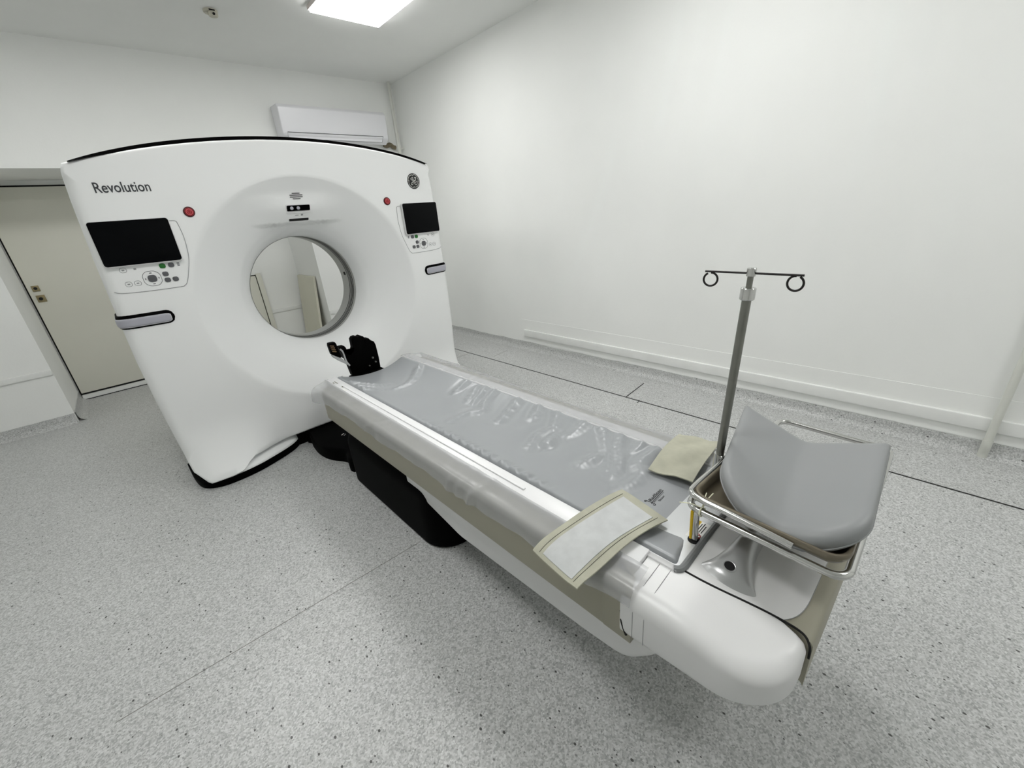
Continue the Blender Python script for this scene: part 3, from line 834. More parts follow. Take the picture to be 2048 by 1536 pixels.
v, f = slab(P, 0.437, 0.60, 0.02, 0.01, 4); MB().add(v, f).obj('skirt_end', 'beige', tab, smooth=True)
# cradle: white rails and concave shell
def dip(x, y):
    t_ = (x - TX) / 0.245
    d_ = 0.022 + 0.030 * smooth(1.2, 2.7, y)
    return -d_ * max(0.0, 1 - t_ * t_)
for s in (-1, 1):
    x0, x1 = sorted((TX + s * 0.318, TX + s * 0.247))
    v, f = slab(roundpoly([(x0, 0.58), (x1, 0.58), (x1, 0.652), (x0, 0.645)] if s < 0 else [(x0, 0.58), (x1, 0.58), (x1, 0.645), (x0, 0.652)], 0.006, 3), 0.437, 2.70, 0.004, 0.004, 2, lambda u, v_, w_: (u, w_, v_))
    rl = MB().add(v, f).obj('cradle_rail', 'whitebright', tab, smooth=True)
    v, f = slab(rect(TX + s * 0.283 - 0.005, TX + s * 0.283 + 0.005, 0.9, 2.5), 0.649, 0.6535, 0.001); MB().add(v, f).obj('rail_ridge', 'whitebright', rl)
for s in (-1, 1):
    MB().add(*slab(rect(*sorted((TX + s * 0.266, TX + s * 0.248)), 0.352, 0.4365), 0.6405, 0.6455, 0.0015)).obj('rail_end', 'filmclear', tab, smooth=True)
v, f = sheet(lambda u, t_: (TX - 0.247 + 0.494 * u, 0.355 + 2.35 * t_, 0.628 + dip(TX - 0.247 + 0.494 * u, 0.355 + 2.35 * t_)), 20, 30, 0.02)
MB().add(v, f).obj('cradle_shell', 'whitebright', tab, smooth=True)
rb = MB().add(*slab([(0.905, 2.30), (0.9, 2.42)] and rect(0.783, 0.805, 2.40, 2.46), 0.6445, 0.6475)).obj('rail_label', 'paper', tab)
for (x, y, dx, dy) in ((0.786, 2.58, 0.003, 0.02), (0.800, 2.56, 0.003, 0.05), (0.795, 2.47, 0.006, 0.012)):
    MB().box(x, x + dx, y, y + dy, 0.6502, 0.6530).obj('print_mark', 'print', tab)
# foot end: side caps, centre block, panel, plate, handle
def ztop(u, v_):
    """height of the foot-end top surface"""
    uu = min(u, 2 * TX - u)
    return 0.641 - 0.018 * smooth(0.86, 0.70, uu) - 0.034 * smooth(0.30, 0.05, v_)
def xseam(v_):
    """inner edge of the side caps"""
    return 0.842 + 0.040 * smooth(0.30, 0.09, v_) - 0.012 * smooth(0.09, 0.055, v_)
for s in (-1, 1):
    m_ = (lambda u, v_, w_: (u, v_, w_)) if s < 0 else (lambda u, v_, w_: (2 * TX - u, v_, w_))
    P2 = [(0.692, 0.435 - 0.245 * k / 12) for k in range(12)]
    P2 += [(0.822 - 0.13 * math.cos(PI / 2 * k / 14), 0.190 - 0.13 * math.sin(PI / 2 * k / 14)) for k in range(15)]
    P2 += [(0.838, 0.0595), (0.850, 0.0592), (0.860, 0.0600)]
    P2 += [(xseam(y) - 0.0005, y) for y in (0.066, 0.075, 0.085, 0.10, 0.115, 0.13, 0.15, 0.17, 0.19, 0.21, 0.23, 0.25, 0.27, 0.29, 0.31, 0.33, 0.35, 0.38, 0.41, 0.435)]
    keep = lambda u, v_: (0.02 if v_ > 0.13 else 0.02 + 0.5 * smooth(0.13, 0.062, v_)) if u > 0.83 else (0.02 if v_ > 0.43 else 1.0 - 0.45 * smooth(0.79, 0.83, u))
    def capmap(u, v_, w_, m_=m_):
        k_ = (w_ - 0.468) / (0.641 - 0.468)
        z0_ = 0.468 - 0.014 * smooth(0.2, 0.43, v_) + 0.022 * smooth(0.24, 0.08, v_)
        z = z0_ + (ztop(u, v_) - z0_) * max(0.0, min(1.0, k_))
        return m_(u, v_, z)
    v, f = slab(P2, 0.468, 0.641, 0.045, 0.040, 7, capmap, fill=10, keep=keep, nfix=lambda u, v_: (1.0, 0.0) if u < 0.70 and v_ > 0.43 else None)
    cp = MB().add(v, f).obj('end_cap', 'white', tab, smooth=True, angle=70)
    for yy in (0.398, 0.366):
        Q = [(0.845, yy, ztop(0.845, yy) + 0.0002), (0.79, yy, ztop(0.79, yy) + 0.0002), (0.742, yy, ztop(0.742, yy) - 0.0005), (0.716, yy, ztop(0.716, yy) - 0.009), (0.700, yy, ztop(0.70, yy) - 0.024), (0.6925, yy, 0.575), (0.6918, yy, 0.52), (0.6918, yy, 0.482)]
        MB().add(*tube([m_(*p) for p in catmull(Q, 5)], 0.0009, 6)).obj('cap_seam', 'line', cp)
    if s < 0:
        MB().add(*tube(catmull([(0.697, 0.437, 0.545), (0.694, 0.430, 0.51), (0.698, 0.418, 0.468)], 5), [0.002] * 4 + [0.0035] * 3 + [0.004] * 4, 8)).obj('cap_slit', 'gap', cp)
    mm = (lambda x: x) if s < 0 else (lambda x: 2 * TX - x)
    Q = [(mm(xseam(y) + 0.0015), y, ztop(xseam(y), y) + 0.0003) for y in (0.352, 0.30, 0.25, 0.2, 0.15, 0.11, 0.085, 0.068)] + [(mm(xseam(0.06) + 0.001), 0.057, 0.588), (mm(0.867), 0.054, 0.560)]
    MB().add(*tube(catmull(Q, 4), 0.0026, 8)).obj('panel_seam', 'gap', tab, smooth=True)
def blk(u, t_):
    y = 0.052 + 0.30 * t_; xs_ = xseam(y) + 0.003; x = xs_ + (2 * TX - 2 * xs_) * u
    e = min(1.0, (y - 0.052) / 0.02)
    return (x, y, ztop(x, max(y, 0.06)) - 0.0015 - 0.012 * (1 - math.sqrt(1 - (1 - e) ** 2)))
MB().add(*sheet(blk, 24, 60, 0.135)).obj('end_block', 'beige', tab, smooth=True, angle=50)
def pnl(u, t_):
    y0 = 0.088 + 0.03 * abs(2 * u - 1) ** 6
    y = y0 + (0.340 - y0) * t_; xs_ = xseam(y) + 0.004; x = xs_ + (2 * TX - 2 * xs_) * u
    return (x, y, ztop(x, y) + 0.0004)
MB().add(*sheet(pnl, 30, 30, 0.0015)).obj('end_panel', 'white', tab, smooth=True, angle=50)
Q = [Vector(pnl(k / 40, 0.0)) + Vector((0, -0.0008, -0.0004)) for k in range(41)]
MB().add(*tube(Q, 0.0009, 6)).obj('panel_line', 'line', tab)
v, f = slab(rect(0.842, 2 * TX - 0.842, 0.352, 0.47), 0.628, 0.642, 0.001); pl = MB().add(v, f).obj('end_plate', 'silver', tab, smooth=True)
Q = [(0.832, 0.362, 0.640), (0.845, 0.346, 0.642), (0.90, 0.346, 0.641), (1.0, 0.349, 0.638), (TX, 0.350, 0.637), (1.18, 0.349, 0.638), (1.28, 0.346, 0.641), (1.335, 0.346, 0.642), (1.348, 0.362, 0.640)]
MB().add(*tube(catmull(Q, 6), 0.0105, 10)).obj('end_bar', 'greybar', tab, smooth=True)
# sticker on the plate
sk = MB().add(*slab(rect(0.966, 1.050, 0.358, 0.396), 0.6415, 0.6426)).obj('warning_sticker', 'paper', tab)
MB().add(*slab(rect(0.998, 1.049, 0.384, 0.3955), 0.6424, 0.6430)).obj('sticker_header', 'yellow', sk)
text_obj('sticker_word', 'CAUTION', (1.003, 0.3862, 0.643), (1, 0, 0), (0, 1, 0), 0.042, 0.007, 'textb', sk, 0.0004)
for k, (a, c) in enumerate(((1.0, 1.04), (1.0, 1.046), (1.0, 1.036))):
    MB().box(a, c, 0.3775 - 0.0065 * k, 0.3800 - 0.0065 * k, 0.6424, 0.6431).obj('sticker_line', 'textb', sk)
MB().add(*tube([(0.982 + 0.0115 * math.cos(2 * PI * k / 24), 0.372 + 0.0115 * math.sin(2 * PI * k / 24), 0.6432) for k in range(24)], 0.0014, 6, True)).obj('sticker_ring', 'red', sk)
MB().add(*tube([(0.974, 0.380, 0.6432), (0.990, 0.364, 0.6432)], 0.0012, 6)).obj('sticker_bar', 'red', sk)
# bridge-shaped silver handle on the end panel: flared feet, narrow raised middle
def saddle(u, t_):
    k = abs(2 * u - 1)                       # 1 at the ends, 0 in the middle
    hw = 0.026 + 0.048 * k ** 2.4
    a = PI * t_
    c_ = math.cos(a)
    x = TX + (1 if u > 0.5 else -1) * k * (0.222 - 0.022 * abs(c_) ** 2 * smooth(0.6, 1, k))
    hz = 0.062 * (1 - k ** 1.5) + 0.010 * (1 - smooth(0.9, 1.0, k))
    y = 0.250 - hw * c_
    return (x, y, ztop(x, y) - 0.002 + hz * math.sin(a) ** 0.75)
v, f = sheet(saddle, 60, 24); sd = MB().add(v, f).obj('cradle_handle', 'saddle', tab, smooth=True, angle=80)
for s in (-1, 1):
    cx_, cy_ = TX + s * 0.178, 0.254
    P = [(cx_ + 0.0125 * math.cos(2 * PI * k / 20), cy_ + 0.0145 * math.sin(2 * PI * k / 20)) for k in range(20)]
    hz_ = lambda x: 0.062 * (1 - (abs(x - TX) / 0.222) ** 1.5) + 0.010
    v, f = slab(P, 0.0, 1.0, 0, 0, 2, lambda u, v_, w_: (u, v_, ztop(u, v_) + (hz_(u) - 0.001 if w_ > 0.5 else 0.0))); MB().add(v, f).obj('handle_hole_shade', 'gap', sd)  # solid black plug: the shade inside the hole is painted, nothing is cut
    MB().add(*tube([(x, y, ztop(x, y) + hz_(x) - 0.002) for x, y in P], 0.0022, 6, True)).obj('hole_rim', 'saddle', sd, smooth=True)

# ================================================================== MATTRESS
RIDGES = [[(1.307, 1.639), (1.211, 1.6), (1.14, 1.541), (1.079, 1.581), (0.964, 1.573)], [(1.307, 1.448), (1.125, 1.382)],
 [(1.331, 1.308), (1.23, 1.264)], [(1.328, 1.191), (1.217, 1.121), (1.131, 1.135), (1.037, 1.103)], [(1.336, 1.035), (1.253, 1.026), (1.194, 1.038)],
 [(1.334, 0.939), (1.218, 0.836), (1.101, 0.76)], [(1.334, 0.846), (1.24, 0.809), (1.165, 0.75), (1.088, 0.732)],
 [(1.313, 0.679), (1.205, 0.69), (1.154, 0.651), (1.079, 0.649), (1.029, 0.678)], [(1.145, 0.836), (1.071, 0.854)],
 [(1.305, 1.885), (1.21, 1.864)], [(1.291, 1.764), (1.175, 1.696)], [(1.307, 1.715), (1.184, 1.66)], [(1.331, 0.737), (1.281, 0.746)],
 [(1.294, 2.404), (1.16, 2.278), (1.027, 2.248)], [(0.87, 2.501), (0.945, 2.425), (1.025, 2.359)], [(0.859, 2.395), (0.949, 2.357), (1.025, 2.343)],
 [(0.848, 2.339), (0.907, 2.299)], [(1.099, 1.061), (1.169, 1.079)]]
SEGS = []
for R_ in RIDGES:
    q = catmull([(x, y, 0) for x, y in R_], 4)
    n_ = len(q)
    for i in range(n_ - 1):
        SEGS.append((q[i].x, q[i].y, q[i + 1].x, q[i + 1].y, i / n_))
def wrinkle(x, y):
    h = 0.0; hn = 0.0
    for (ax, ay, bx, by, s0) in SEGS:
        if abs(y - (ay + by) / 2) > 0.12 or abs(x - (ax + bx) / 2) > 0.12: continue
        dx, dy = bx - ax, by - ay; L2 = dx * dx + dy * dy
        t_ = max(0, min(1, ((x - ax) * dx + (y - ay) * dy) / L2))
        d_ = math.hypot(x - ax - dx * t_, y - ay - dy * t_)
        fade = (1 - s0) ** 0.5
        wd = 0.020 + 0.012 * fade
        h = max(h, fade * math.exp(-(d_ / wd) ** 2))
        side = 1 if dx * (y - ay) - dy * (x - ax) > 0 else -1
        hn = max(hn, fade * math.exp(-((d_ - 0.040) / 0.026) ** 2) * (0.6 if side > 0 else 0.9))
    z = 0.0185 * h - 0.007 * hn
    # ruffled left seam
    if x < 0.90:
        e = smooth(0.90, 0.862, x) * (smooth(0.75, 0.95, y) * smooth(1.75, 1.45, y))
        z += e * (0.006 + 0.005 * math.sin(y * 95 + 14 * x) + 0.003 * math.sin(y * 213 + 3))
    # slow billows
    z += 0.0022 * math.sin(9 * x + 5.3 * y) * math.sin(7.1 * y - 4 * x + 1) + 0.0012 * math.sin(23 * x - 11 * y)
    return z
MX0, MX1, MY0, MY1 = 0.846, 1.334, 0.402, 2.69
def my0(x): 
    d_ = max(0.0, min(x - MX0, MX1 - x)); return min(0.445, MY0 - 0.040 + 0.17 * d_ + 1.2 * max(0.0, d_ - 0.10))
def mtop(x, y):
    u = (x - MX0) / (MX1 - MX0); e = min(u, 1 - u) * (MX1 - MX0); e2 = max(0.0, min(y - my0(x), MY1 - y))
    rim = 0.016 * (1 - math.sqrt(max(0, 1 - (1 - min(1, e / 0.016)) ** 2))) + 0.014 * (1 - math.sqrt(max(0, 1 - (1 - min(1, e2 / 0.016)) ** 2)))
    return 0.658 + dip(x, y) - rim + wrinkle(x, y) * smooth(0, 0.02, e)
NU, NV = 110, 420
def mt_fn(u, t_):
    # finer spacing near the borders
    x = MX0 + (MX1 - MX0) * u; y0 = my0(x)
    y = y0 + (MY1 - y0) * t_
    return (x, y, mtop(x, y))
v, f = sheet(mt_fn, NU, NV)
k = len(v); W = NV + 1
bi = [i * W for i in range(NU + 1)] + [NU * W + j for j in range(1, W)] + [i * W + NV for i in range(NU - 1, -1, -1)] + [j for j in range(NV - 1, 0, -1)]
vb = [(v[i][0], v[i][1], 0.6285 + dip(v[i][0], v[i][1])) for i in bi]
v = v + vb
for a in range(len(bi)):
    c = (a + 1) % len(bi); f.append((bi[a], bi[c], k + c, k + a))
mat_o = thing('mattress', (TX, 1.55, 0.628), 'long grey shiny mattress lying on the patient table', 'mattress')
MB().add(v, f).obj('pad', 'mattress', mat_o, smooth=True, angle=80)
sf_ = lambda p: Vector((p.x, p.y, mtop(p.x, p.y) + 0.0012))
text_obj('print_name', 'RadScan', (1.045, 0.5480, 0.66), (1, 0.02, 0), (-0.02, 1, 0), 0.073, 0.0125, 'textb', mat_o, surf=sf_)
text_obj('print_line', 'Medical Equipment, Inc.', (1.046, 0.5370, 0.66), (1, 0.02, 0), (-0.02, 1, 0), 0.068, 0.0050, 'textb', mat_o, surf=sf_)
text_obj('print_word', 'Slicker', (1.062, 0.5270, 0.66), (1, 0.02, 0), (-0.02, 1, 0), 0.035, 0.0075, 'textb', mat_o, surf=sf_)
def mtube(name, pts, r):
    Q = [Vector((p.x, p.y, mtop(p.x, p.y) + 0.0010)) for p in catmull([(x, y, 0) for x, y in pts], 6)]
    return MB().add(*tube(Q, r, 6)).obj(name, 'textb', mat_o)
mtube('print_rule', [(1.040, 0.5440), (1.08, 0.5452), (1.119, 0.5465)], 0.0008)
mtube('print_figure', [(1.034, 0.560), (1.031, 0.5645), (1.0345, 0.5665), (1.038, 0.561), (1.0395, 0.552), (1.0405, 0.5435), (1.0405, 0.535), (1.038, 0.5295), (1.0335, 0.531), (1.0335, 0.5355)], 0.0010)
mtube('print_figure', [(1.034, 0.541), (1.0395, 0.543), (1.046, 0.5445)], 0.0010)

# ================================================================== PLASTIC SHEET over the rails and sides
random.seed(11)
def nz(a, b_=0.0):
    return math.sin(a * 7.3 + b_) * 0.5 + math.sin(a * 17.9 + 2.1 * b_ + 1) * 0.3 + math.sin(a * 41.0 + b_ * 3 + 2) * 0.2
fm = thing('plastic_sheet', (0.73, 1.6, 0.55), 'translucent polythene sheet with a loose corner draped over the table edge beside the black base', 'plastic sheet', 'plastic sheets on the table edges')
fm2 = thing('plastic_sheet', (1.46, 1.6, 0.55), 'translucent polythene sheet draped over the table edge facing the long blank wall', 'plastic sheet', 'plastic sheets on the table edges')
FOLDS_L = [(1.98, 1.80, 0.006), (1.86, 1.76, 0.004), (1.09, 1.02, 0.013), (1.16, 1.12, 0.009), (1.23, 1.15, 0.008), (0.55, 0.49, 0.007)]
def spl(P, t_):
    n_ = len(P) - 1; s_ = t_ * n_; i = min(int(s_), n_ - 1); t = s_ - i
    a, b_, c, d_ = [P[max(0, min(n_, i + k))] for k in (-1, 0, 1, 2)]
    return tuple(0.5 * (2 * b_[m] + (c[m] - a[m]) * t + (2 * a[m] - 5 * b_[m] + 4 * c[m] - d_[m]) * t * t + (3 * b_[m] - a[m] - 3 * c[m] + d_[m]) * t ** 3) for m in (0, 1))
def drapeL(u, t_):
    y = 0.405 + (2.735 - 0.405) * u
    hem = 0.560 + 0.012 * nz(y * 1.3) - 0.030 * smooth(2.5, 2.72, y) + 0.03 * smooth(0.62, 0.42, y)
    x, z = spl([(0.778, 0.6490), (0.766, 0.6420), (0.735, 0.6325), (0.7105, 0.6275), (0.6985, 0.612), (0.6965, 0.592), (0.6960, hem)], t_)
    w_ = smooth(0.35, 1.0, t_)
    off = 0.0
    for a, b_, h in FOLDS_L:
        yc = a + (b_ - a) * (1 - t_); off += h * math.exp(-((y - yc) / 0.020) ** 2)
    off += 0.0012 * (nz(y * 1.1, t_) + 0.8)
    flare = smooth(2.60, 2.735, y)
    z += 0.0005 * nz(y * 4, t_ * 3) + 0.0012
    x -= (off * 1.0 + 0.035 * flare * 0.6 + 0.002 + 0.007 * smooth(0.60, 0.45, y)) * w_
    z += 0.006 * smooth(0.56, 0.44, y)
    z += 0.25 * off * (1 - w_) - 0.02 * flare * w_
    if y > 2.705: z -= (y - 2.705) * 0.5 * (1 - w_)
    return (x, y, z)
MB().add(*sheet(drapeL, 260, 36)).obj('side_drape', 'film', fm, smooth=True, angle=180)
FOLDS_R = [(2.30, 2.2, 0.010), (1.95, 1.9, 0.010), (1.88, 1.84, 0.007), (1.06, 1.0, 0.014), (1.0, 0.98, 0.009)]
def drapeR(u, t_):
    y = 0.445 + (2.74 - 0.445) * u
    bul = 0.03 * smooth(1.2, 2.3, y) + 0.02 * smooth(1.0, 0.6, y)
    hem = 0.545 + 0.015 * nz(y * 1.1, 4)
    x, z = spl([(1.338, 0.6550), (1.38, 0.6535), (1.408, 0.6490), (1.452, 0.6345), (1.4775, 0.625), (1.4850, 0.600), (1.4860, hem)], t_)
    w_ = smooth(0.3, 0.8, t_); off = 0.0
    for a, b_, h in FOLDS_R:
        yc = a + (b_ - a) * (1 - t_); off += h * math.exp(-((y - yc) / 0.02) ** 2)
    off += 0.0015 * (nz(y * 1.2, t_ + 3) + 0.8)
    x += (off + bul + 0.002) * w_
    z += 0.0005 * nz(y * 4, t_ * 3) + 0.0012 + 0.3 * off * (1 - w_)
    if y > 2.705: z -= (y - 2.705) * 0.5
    return (x, y, z)
MB().add(*sheet(drapeR, 260, 32)).obj('side_drape', 'film', fm2, smooth=True, angle=180)
# loose head-end corner hanging below the cradle
def corner(u, t_):
    x = 0.775 + 0.13 * u + 0.0 * t_
    y = 2.742 + 0.012 * math.sin(6 * u + 4 * t_) - 0.01 * t_
    z = 0.628 - (0.115 - 0.075 * u) * t_ + 0.004 * math.sin(9 * u)
    return (x - 0.07 * t_ * (1 - u), y, z + (0.018 if u > 0.6 else 0.0) * 0)
MB().add(*sheet(corner, 20, 14)).obj('head_corner', 'filmclear', fm, smooth=True, angle=180)
# ================================================================== STRAPS
def strap(path, halfw, lift, nu=40, nv=18, wav=0.004, thick=0.004):
    C = catmull([p for p in path], 8)
    def fn(u, t_):
        s = u * (len(C) - 1); i = min(int(s), len(C) - 2); q = s - i
        p = C[i].lerp(C[i + 1], q); d_ = (C[i + 1] - C[i]).normalized()
        side = Vector((-d_.y, d_.x, 0)); side = side.normalized() if side.length > 1e-6 else Vector((0, 1, 0))
        w_ = (t_ - 0.5) * 2 * halfw
        z = wav * math.sin(9 * u + 5 * t_) * (0.4 + abs(2 * t_ - 1)) + lift(u, t_)
        pp = p + side * w_
        return (pp.x, pp.y, pp.z + z)
    return fn
s1 = thing('strap', (0.85, 0.60, 0.66), 'olive fabric strap with a pale hook-and-loop patch hanging over the taupe side', 'strap', 'body straps on the mattress')
fn1 = strap([(0.984, 0.542, 0.667), (0.90, 0.558, 0.669), (0.80, 0.576, 0.668), (0.72, 0.589, 0.660), (0.66, 0.598, 0.646), (0.622, 0.603, 0.630)], 0.092, lambda u, t_: 0.002 + 0.010 * smooth(0.75, 1.0, t_) * math.sin(8 * u) * 0.4, wav=0.0025)
MB().add(*sheet(fn1, 50, 20, 0.004)).obj('webbing', 'strap', s1, smooth=True, angle=50)
def patch(u, t_):
    p = fn1(0.085 + 0.84 * u, 0.19 + 0.64 * t_); return (p[0], p[1], p[2] + 0.0022)
MB().add(*sheet(patch, 46, 14, 0.0022)).obj('hook_patch', 'velcro', s1, smooth=True, angle=50)
for t_ in (0.12, 0.88):
    Q = [Vector(fn1(0.06 + 0.88 * k / 60, t_)) + Vector((0, 0, 0.0006)) for k in range(61)]
    MB().add(*tube(Q, 0.0007, 5)).obj('stitching', 'strapunder', s1)
s2 = thing('strap', (1.33, 0.575, 0.66), 'plain crumpled olive fabric strap lying under the tray', 'strap', 'body straps on the mattress')
fn2 = strap([(1.178, 0.556, 0.663), (1.25, 0.562, 0.672), (1.33, 0.572, 0.676), (1.42, 0.582, 0.672), (1.49, 0.592, 0.655), (1.53, 0.597, 0.610)], 0.078, lambda u, t_: 0.006 * math.sin(13 * u + 6 * t_) * math.sin(3.0 * t_) + 0.006 * smooth(0.3, 0.0, t_), wav=0.003)
MB().add(*sheet(fn2, 44, 20, 0.004)).obj('webbing', 'strap', s2, smooth=True, angle=50)

# ================================================================== HEAD HOLDER
hh = thing('head_holder', (1.08, 2.76, 0.60), 'black head holder clamped to the far end of the table before the bore', 'head holder')
plate_pts = [(0.974, 0.600), (0.963, 0.687), (0.952, 0.742), (0.930, 0.795), (0.93, 0.823), (0.964, 0.821), (0.971, 0.809), (0.983, 0.753), (1.009, 0.769), (1.02, 0.795), (1.021, 0.819), (1.022, 0.850), (1.035, 0.864), (1.056, 0.866), (1.069, 0.857), (1.085, 0.863), (1.106, 0.850), (1.115, 0.834), (1.139, 0.829), (1.151, 0.812), (1.173, 0.796), (1.18, 0.769), (1.183, 0.679), (1.180, 0.600)]
Pp = roundpoly(plate_pts, 0.006, 3)
v, f = slab(Pp, 2.745, 2.80, 0.006, 0.006, 3, lambda u, v_, w_: (u, w_, v_)); MB().add(v, f).obj('end_plate', 'black', hh, smooth=True, angle=50)
def trough(u, t_):
    a = PI + PI * t_
    return (1.085 + 0.095 * math.cos(a), 2.80 + 0.20 * u, 0.745 + 0.085 * math.sin(a))
MB().add(*sheet(trough, 10, 20, 0.012)).obj('cradle', 'blackm', hh, smooth=True, angle=60)
v, f = slab(roundpoly([(0.867, 0.866), (0.909, 0.863), (0.914, 0.845), (0.921, 0.780), (0.925, 0.745), (0.868, 0.789), (0.863, 0.846)], 0.006, 3), 2.735, 2.775, 0.004, 0.004, 3, lambda u, v_, w_: (u, w_, v_))
bk = MB().add(v, f).obj('clip_block', 'black', hh, smooth=True, angle=50)
for k in range(4):
    z = 0.845 - 0.0135 * k
    MB().add(*tube([(0.869 + 0.002 * k, 2.734, z + 0.004), (0.894 + 0.002 * k, 2.734, z - 0.004)], 0.0019, 6)).obj('contact', 'copper', bk)
v, f = slab(roundpoly([(0.866, 0.790), (0.925, 0.748), (0.958, 0.700), (0.972, 0.675), (0.905, 0.733), (0.876, 0.766)], 0.004, 3), 2.738, 2.772, 0.003, 0.003, 3, lambda u, v_, w_: (u, w_, v_))
MB().add(v, f).obj('arm', 'rubber', hh, smooth=True, angle=50)
MB().add(*tube(catmull([(0.930, 2.742, 0.808), (0.941, 2.742, 0.79), (0.946, 2.742, 0.76), (0.951, 2.742, 0.715), (0.966, 2.742, 0.682)], 5), 0.0055, 8)).obj('arm_strip', 'rubber', hh, smooth=True)
v, f = slab(rect(0.96, 1.19, 2.71, 2.79), 0.566, 0.600, 0.006, 0.004, 3); MB().add(v, f).obj('tongue', 'black', hh, smooth=True)
for (x, z, r) in ((1.135, 0.690, 0.008), (1.10, 0.640, 0.006), (1.15, 0.655, 0.007)):
    MB().add(*tube([(x, 2.748, z), (x, 2.735, z)], [r, r * 0.7], 12)).obj('screw', 'steel', hh, smooth=True)

# ================================================================== DRIP STAND
iv = thing('iv_pole', (1.195, 0.412, 0.64), 'steel infusion pole with a dark wire crossbar and two ring hooks', 'infusion pole')
pb, pt = Vector((1.195, 0.412, 0.70)), Vector((1.2, 0.388, 1.366))
def pp(z): return pb.lerp(pt, (z - 0.70) / 0.666)
MB().add(*tube([pp(0.78), pp(1.30)], 0.0118, 18)).obj('outer_tube', 'steel', iv, smooth=True)
MB().add(*tube([pp(1.30), pp(1.36)], 0.0075, 14)).obj('inner_tube', 'steel', iv, smooth=True)
MB().add(*tube([pp(1.284), pp(1.286), pp(1.314), pp(1.316)], [0.017, 0.0185, 0.0185, 0.017], 20)).obj('collar', 'chrome', iv, smooth=True)
MB().add(*tube([pp(1.345), pp(1.346), pp(1.365), pp(1.367)], [0.010, 0.0115, 0.0115, 0.010], 18)).obj('hub', 'chrome', iv, smooth=True)
MB().add(*tube([pp(0.642), pp(0.72), pp(0.802)], 0.0155, 18)).obj('socket', 'chrome', iv, smooth=True)
MB().add(*tube([pp(0.66), pp(0.70)], 0.021, 18)).obj('clamp', 'black', iv, smooth=True)
h0 = pp(1.353)
MB().add(*tube([h0 + Vector((0, 0.118, 0.001)), h0 + Vector((0, -0.118, -0.001))], 0.0028, 8)).obj('crossbar', 'wire', iv, smooth=True)
for s in (-1, 1):
    c = h0 + Vector((0, s * 0.102, -0.0205))
    P = [c + Vector((0.002 * math.sin(a), 0.018 * math.sin(a) * -s, 0.018 * math.cos(a))) for a in [2 * PI * k / 26 for k in range(25)]]
    MB().add(*tube(P, 0.0028, 8)).obj('ring_hook', 'wire', iv, smooth=True)

# ================================================================== TRAY CARRIER
A = Vector((0.962, 0.400, 0)); U = Vector((-0.06, -0.9982, 0)); Vv = Vector((0.9982, -0.06, 0))
def tp(a, b_, z): return A + Vv * a + U * b_ + Vector((0, 0, z))
fr = thing('tray_stand', (0.964, 0.369, 0.64), 'chrome tube frame on a post at the foot end of the table', 'tray stand')
Q = roundpoly([(0, 0), (0.675, 0), (0.675, 0.315), (0, 0.368)], 0.035, 7)
MB().add(*tube([tp(a, b_, 0.752) for a, b_ in Q], 0.0098, 12, True)).obj('frame', 'chrome', fr, smooth=True)
MB().add(*tube([(0.964, 0.369, 0.642), (0.9645, 0.372, 0.748)], 0.0095, 14)).obj('post', 'chrome', fr, smooth=True)
MB().add(*tube([(0.9575, 0.3765, 0.65), (0.958, 0.3795, 0.742)], 0.0048, 8)).obj('post_tape', 'yellow', fr, smooth=True)
P = [(0.964 + 0.0175 * math.cos(2 * PI * k / 20), 0.369 + 0.0175 * math.sin(2 * PI * k / 20)) for k in range(20)]
MB().add(*slab(P, 0.6405, 0.6435)).obj('post_socket', 'gap', fr)
MB().add(*tube([tp(0.235, 0.0, 0.752), tp(0.235, -0.012, 0.752)], 0.012, 12)).obj('pole_clamp', 'steel', fr, smooth=True)
Q = [tp(0.40, -0.002, 0.790), tp(0.2, -0.002, 0.790), tp(0.05, -0.002, 0.790), tp(0.012, 0.008, 0.790), tp(-0.001, 0.045, 0.790), tp(-0.003, 0.12, 0.789), tp(-0.005, 0.20, 0.786), tp(-0.006, 0.262, 0.783)]
MB().add(*tube(catmull(Q, 6), 0.0085, 12)).obj('upper_rail', 'chrome', fr, smooth=True)
# tray
tr = thing('instrument_tray', tuple(tp(0.33, 0.18, 0.76)), 'brown-grey metal tray with rounded corners resting in the chrome frame', 'tray')
def trect(ins, rad, dz):
    return [tp(a, b_, dz) for a, b_ in roundpoly([(0.012 + ins, 0.010 + ins), (0.445 - ins, 0.010 + ins), (0.445 - ins, 0.318 - ins), (0.012 + ins, 0.358 - ins)], rad, 8)]
rg = [trect(0.004, 0.034, 0.766), trect(-0.006, 0.044, 0.780), trect(-0.008, 0.046, 0.790), trect(-0.005, 0.043, 0.7955), trect(0.000, 0.038, 0.796), trect(0.005, 0.034, 0.792), trect(0.010, 0.030, 0.775), trect(0.018, 0.026, 0.764), trect(0.028, 0.02, 0.7605)]
v = []; f = []
n = len(rg[0])
for r_ in rg: v += r_
for k in range(len(rg) - 1):
    for i in range(n): j = (i + 1) % n; f.append((k * n + i, k * n + j, (k + 1) * n + j, (k + 1) * n + i))
f.append(tuple((len(rg) - 1) * n + i for i in range(n)))
k0 = len(v); v += [p - Vector((0, 0, 0.004)) for p in rg[-1]]
for i in range(n): j = (i + 1) % n; f.append((i, j, k0 + j, k0 + i))
f.append(tuple(k0 + i for i in range(n)))
MB().add(v, f).obj('pan', 'tray', tr, smooth=True, angle=50)

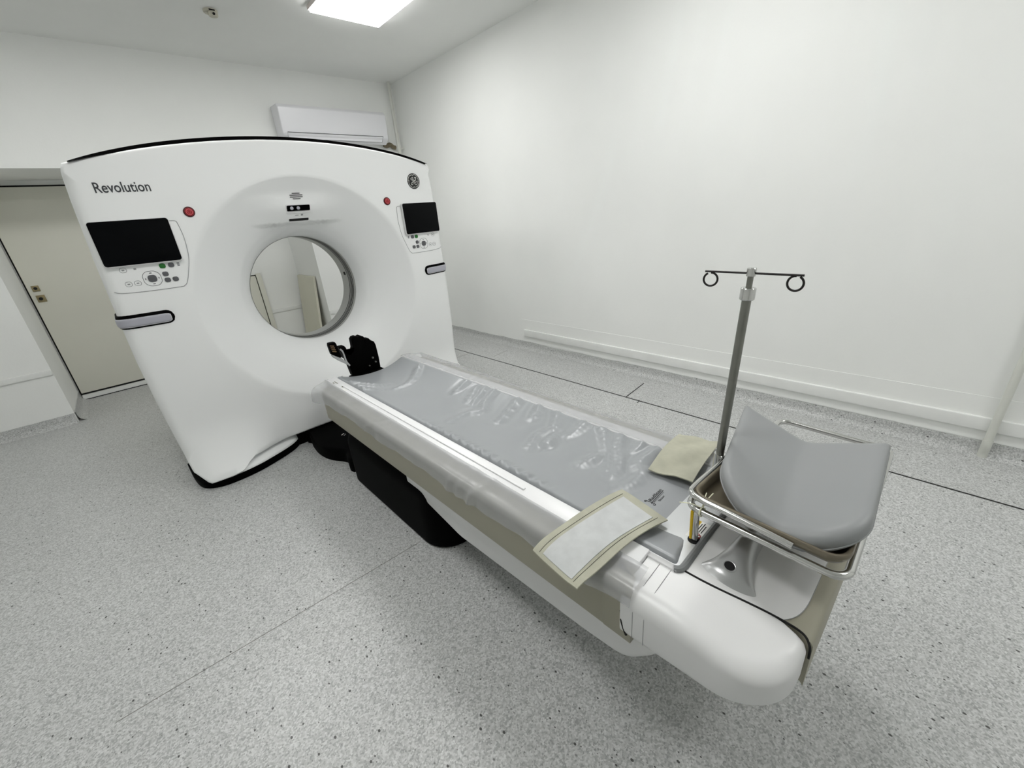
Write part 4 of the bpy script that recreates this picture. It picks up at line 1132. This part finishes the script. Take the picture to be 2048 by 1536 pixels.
# V-shaped cushion in the tray
cu = thing('knee_cushion', tuple(tp(0.22, 0.18, 0.765)), 'grey vinyl V-shaped support cushion standing in the tray', 'cushion')
CL, CWD = 0.450, 0.372      # length along the valley, full width
def cw(a):
    """half width along the valley: rounded near end"""
    r = 0.125
    h = 0.163 + 0.030 * a / CL
    if a >= r: return h
    return h - r + math.sqrt(max(0.0, r * r - (r - a) ** 2))
def ctop(a, b_):
    q = abs(b_) / (CWD / 2)
    return 0.797 + 0.024 * (a / CL) + 0.075 * (math.sqrt(q * q + 0.008) - math.sqrt(0.008))
def cmap(a, b_, z):
    return tp(0.010 + a, 0.222 + b_ - 0.185 * a, z)
NA, NB = 60, 48
def cgrid(i, j):
    s_ = i / NA; a = CL * (s_ * s_ * (3 - 2 * s_) * 0.6 + s_ * 0.4)
    t_ = -1 + 2 * j / NB; t_ = math.sin(t_ * PI / 2) * 0.7 + t_ * 0.3
    return a, cw(a) * t_
def rimd(a, b_):
    """distance to the outline"""
    d_ = min(CL - a, cw(a) - abs(b_), a)
    r = 0.125
    h = 0.163 + 0.030 * a / CL
    if a < r and abs(b_) > h - r: d_ = min(d_, r - math.hypot(r - a, abs(b_) - (h - r)))
    return max(0.0, d_)
v = []; f = []
TH = 0.056
for side in (0, 1):
    for i in range(NA + 1):
        for j in range(NB + 1):
            a, b_ = cgrid(i, j); e = min(1.0, rimd(a, b_) / 0.030)
            rnd = 1 - math.sqrt(1 - (1 - e) ** 2)
            if side == 0: z = ctop(a, b_) - 0.028 * rnd
            else: z = max(0.764, ctop(a, b_) - TH + 0.010 * rnd)
            v.append(cmap(a, b_, min(z, ctop(a, b_)) if side else z))
W = NB + 1; off = (NA + 1) * W
for i in range(NA):
    for j in range(NB):
        q = (i * W + j, (i + 1) * W + j, (i + 1) * W + j + 1, i * W + j + 1)
        f.append(q); f.append(tuple(x + off for x in q[::-1]))
bi = [i * W for i in range(NA + 1)] + [NA * W + j for j in range(1, W)] + [i * W + NB for i in range(NA - 1, -1, -1)] + [j for j in range(NB - 1, 0, -1)]
for k in range(len(bi)):
    c = bi[(k + 1) % len(bi)]; f.append((bi[k], c, c + off, bi[k] + off))
MB().add(v, f).obj('pad', 'cushion', cu, smooth=True, angle=70)
Q = [Vector(v[k + off]) + Vector((0, 0, 0.004)) for k in bi]
MB().add(*tube(Q, 0.0022, 6, True)).obj('piping', 'cushion', cu, smooth=True)

# twine knotted round the frame corner
tw = thing('twine', tuple(tp(0.012, 0.03, 0.76)), 'bit of pale twine knotted round the chrome frame corner', 'twine')
c = tp(0.0, 0.045, 0.752)
P = [c + Vector((0.0125 * math.cos(a), 0.004 * math.sin(a * 0.33), 0.0125 * math.sin(a))) for a in [0.55 * k for k in range(26)]]
MB().add(*tube(P, 0.0016, 6)).obj('winding', 'twine', tw, smooth=True)
for e in ((-0.030, 0.050, 0.012), (0.040, -0.010, 0.030), (0.036, 0.006, 0.026), (0.020, -0.012, 0.020)):
    q0 = c + Vector((0.0, 0.0, 0.0135)); q1 = q0 + Vector(e)
    MB().add(*tube(catmull([q0, q0.lerp(q1, 0.5) + Vector((0, 0, 0.005)), q1], 5), 0.0014, 6)).obj('loose_end', 'twine', tw, smooth=True)
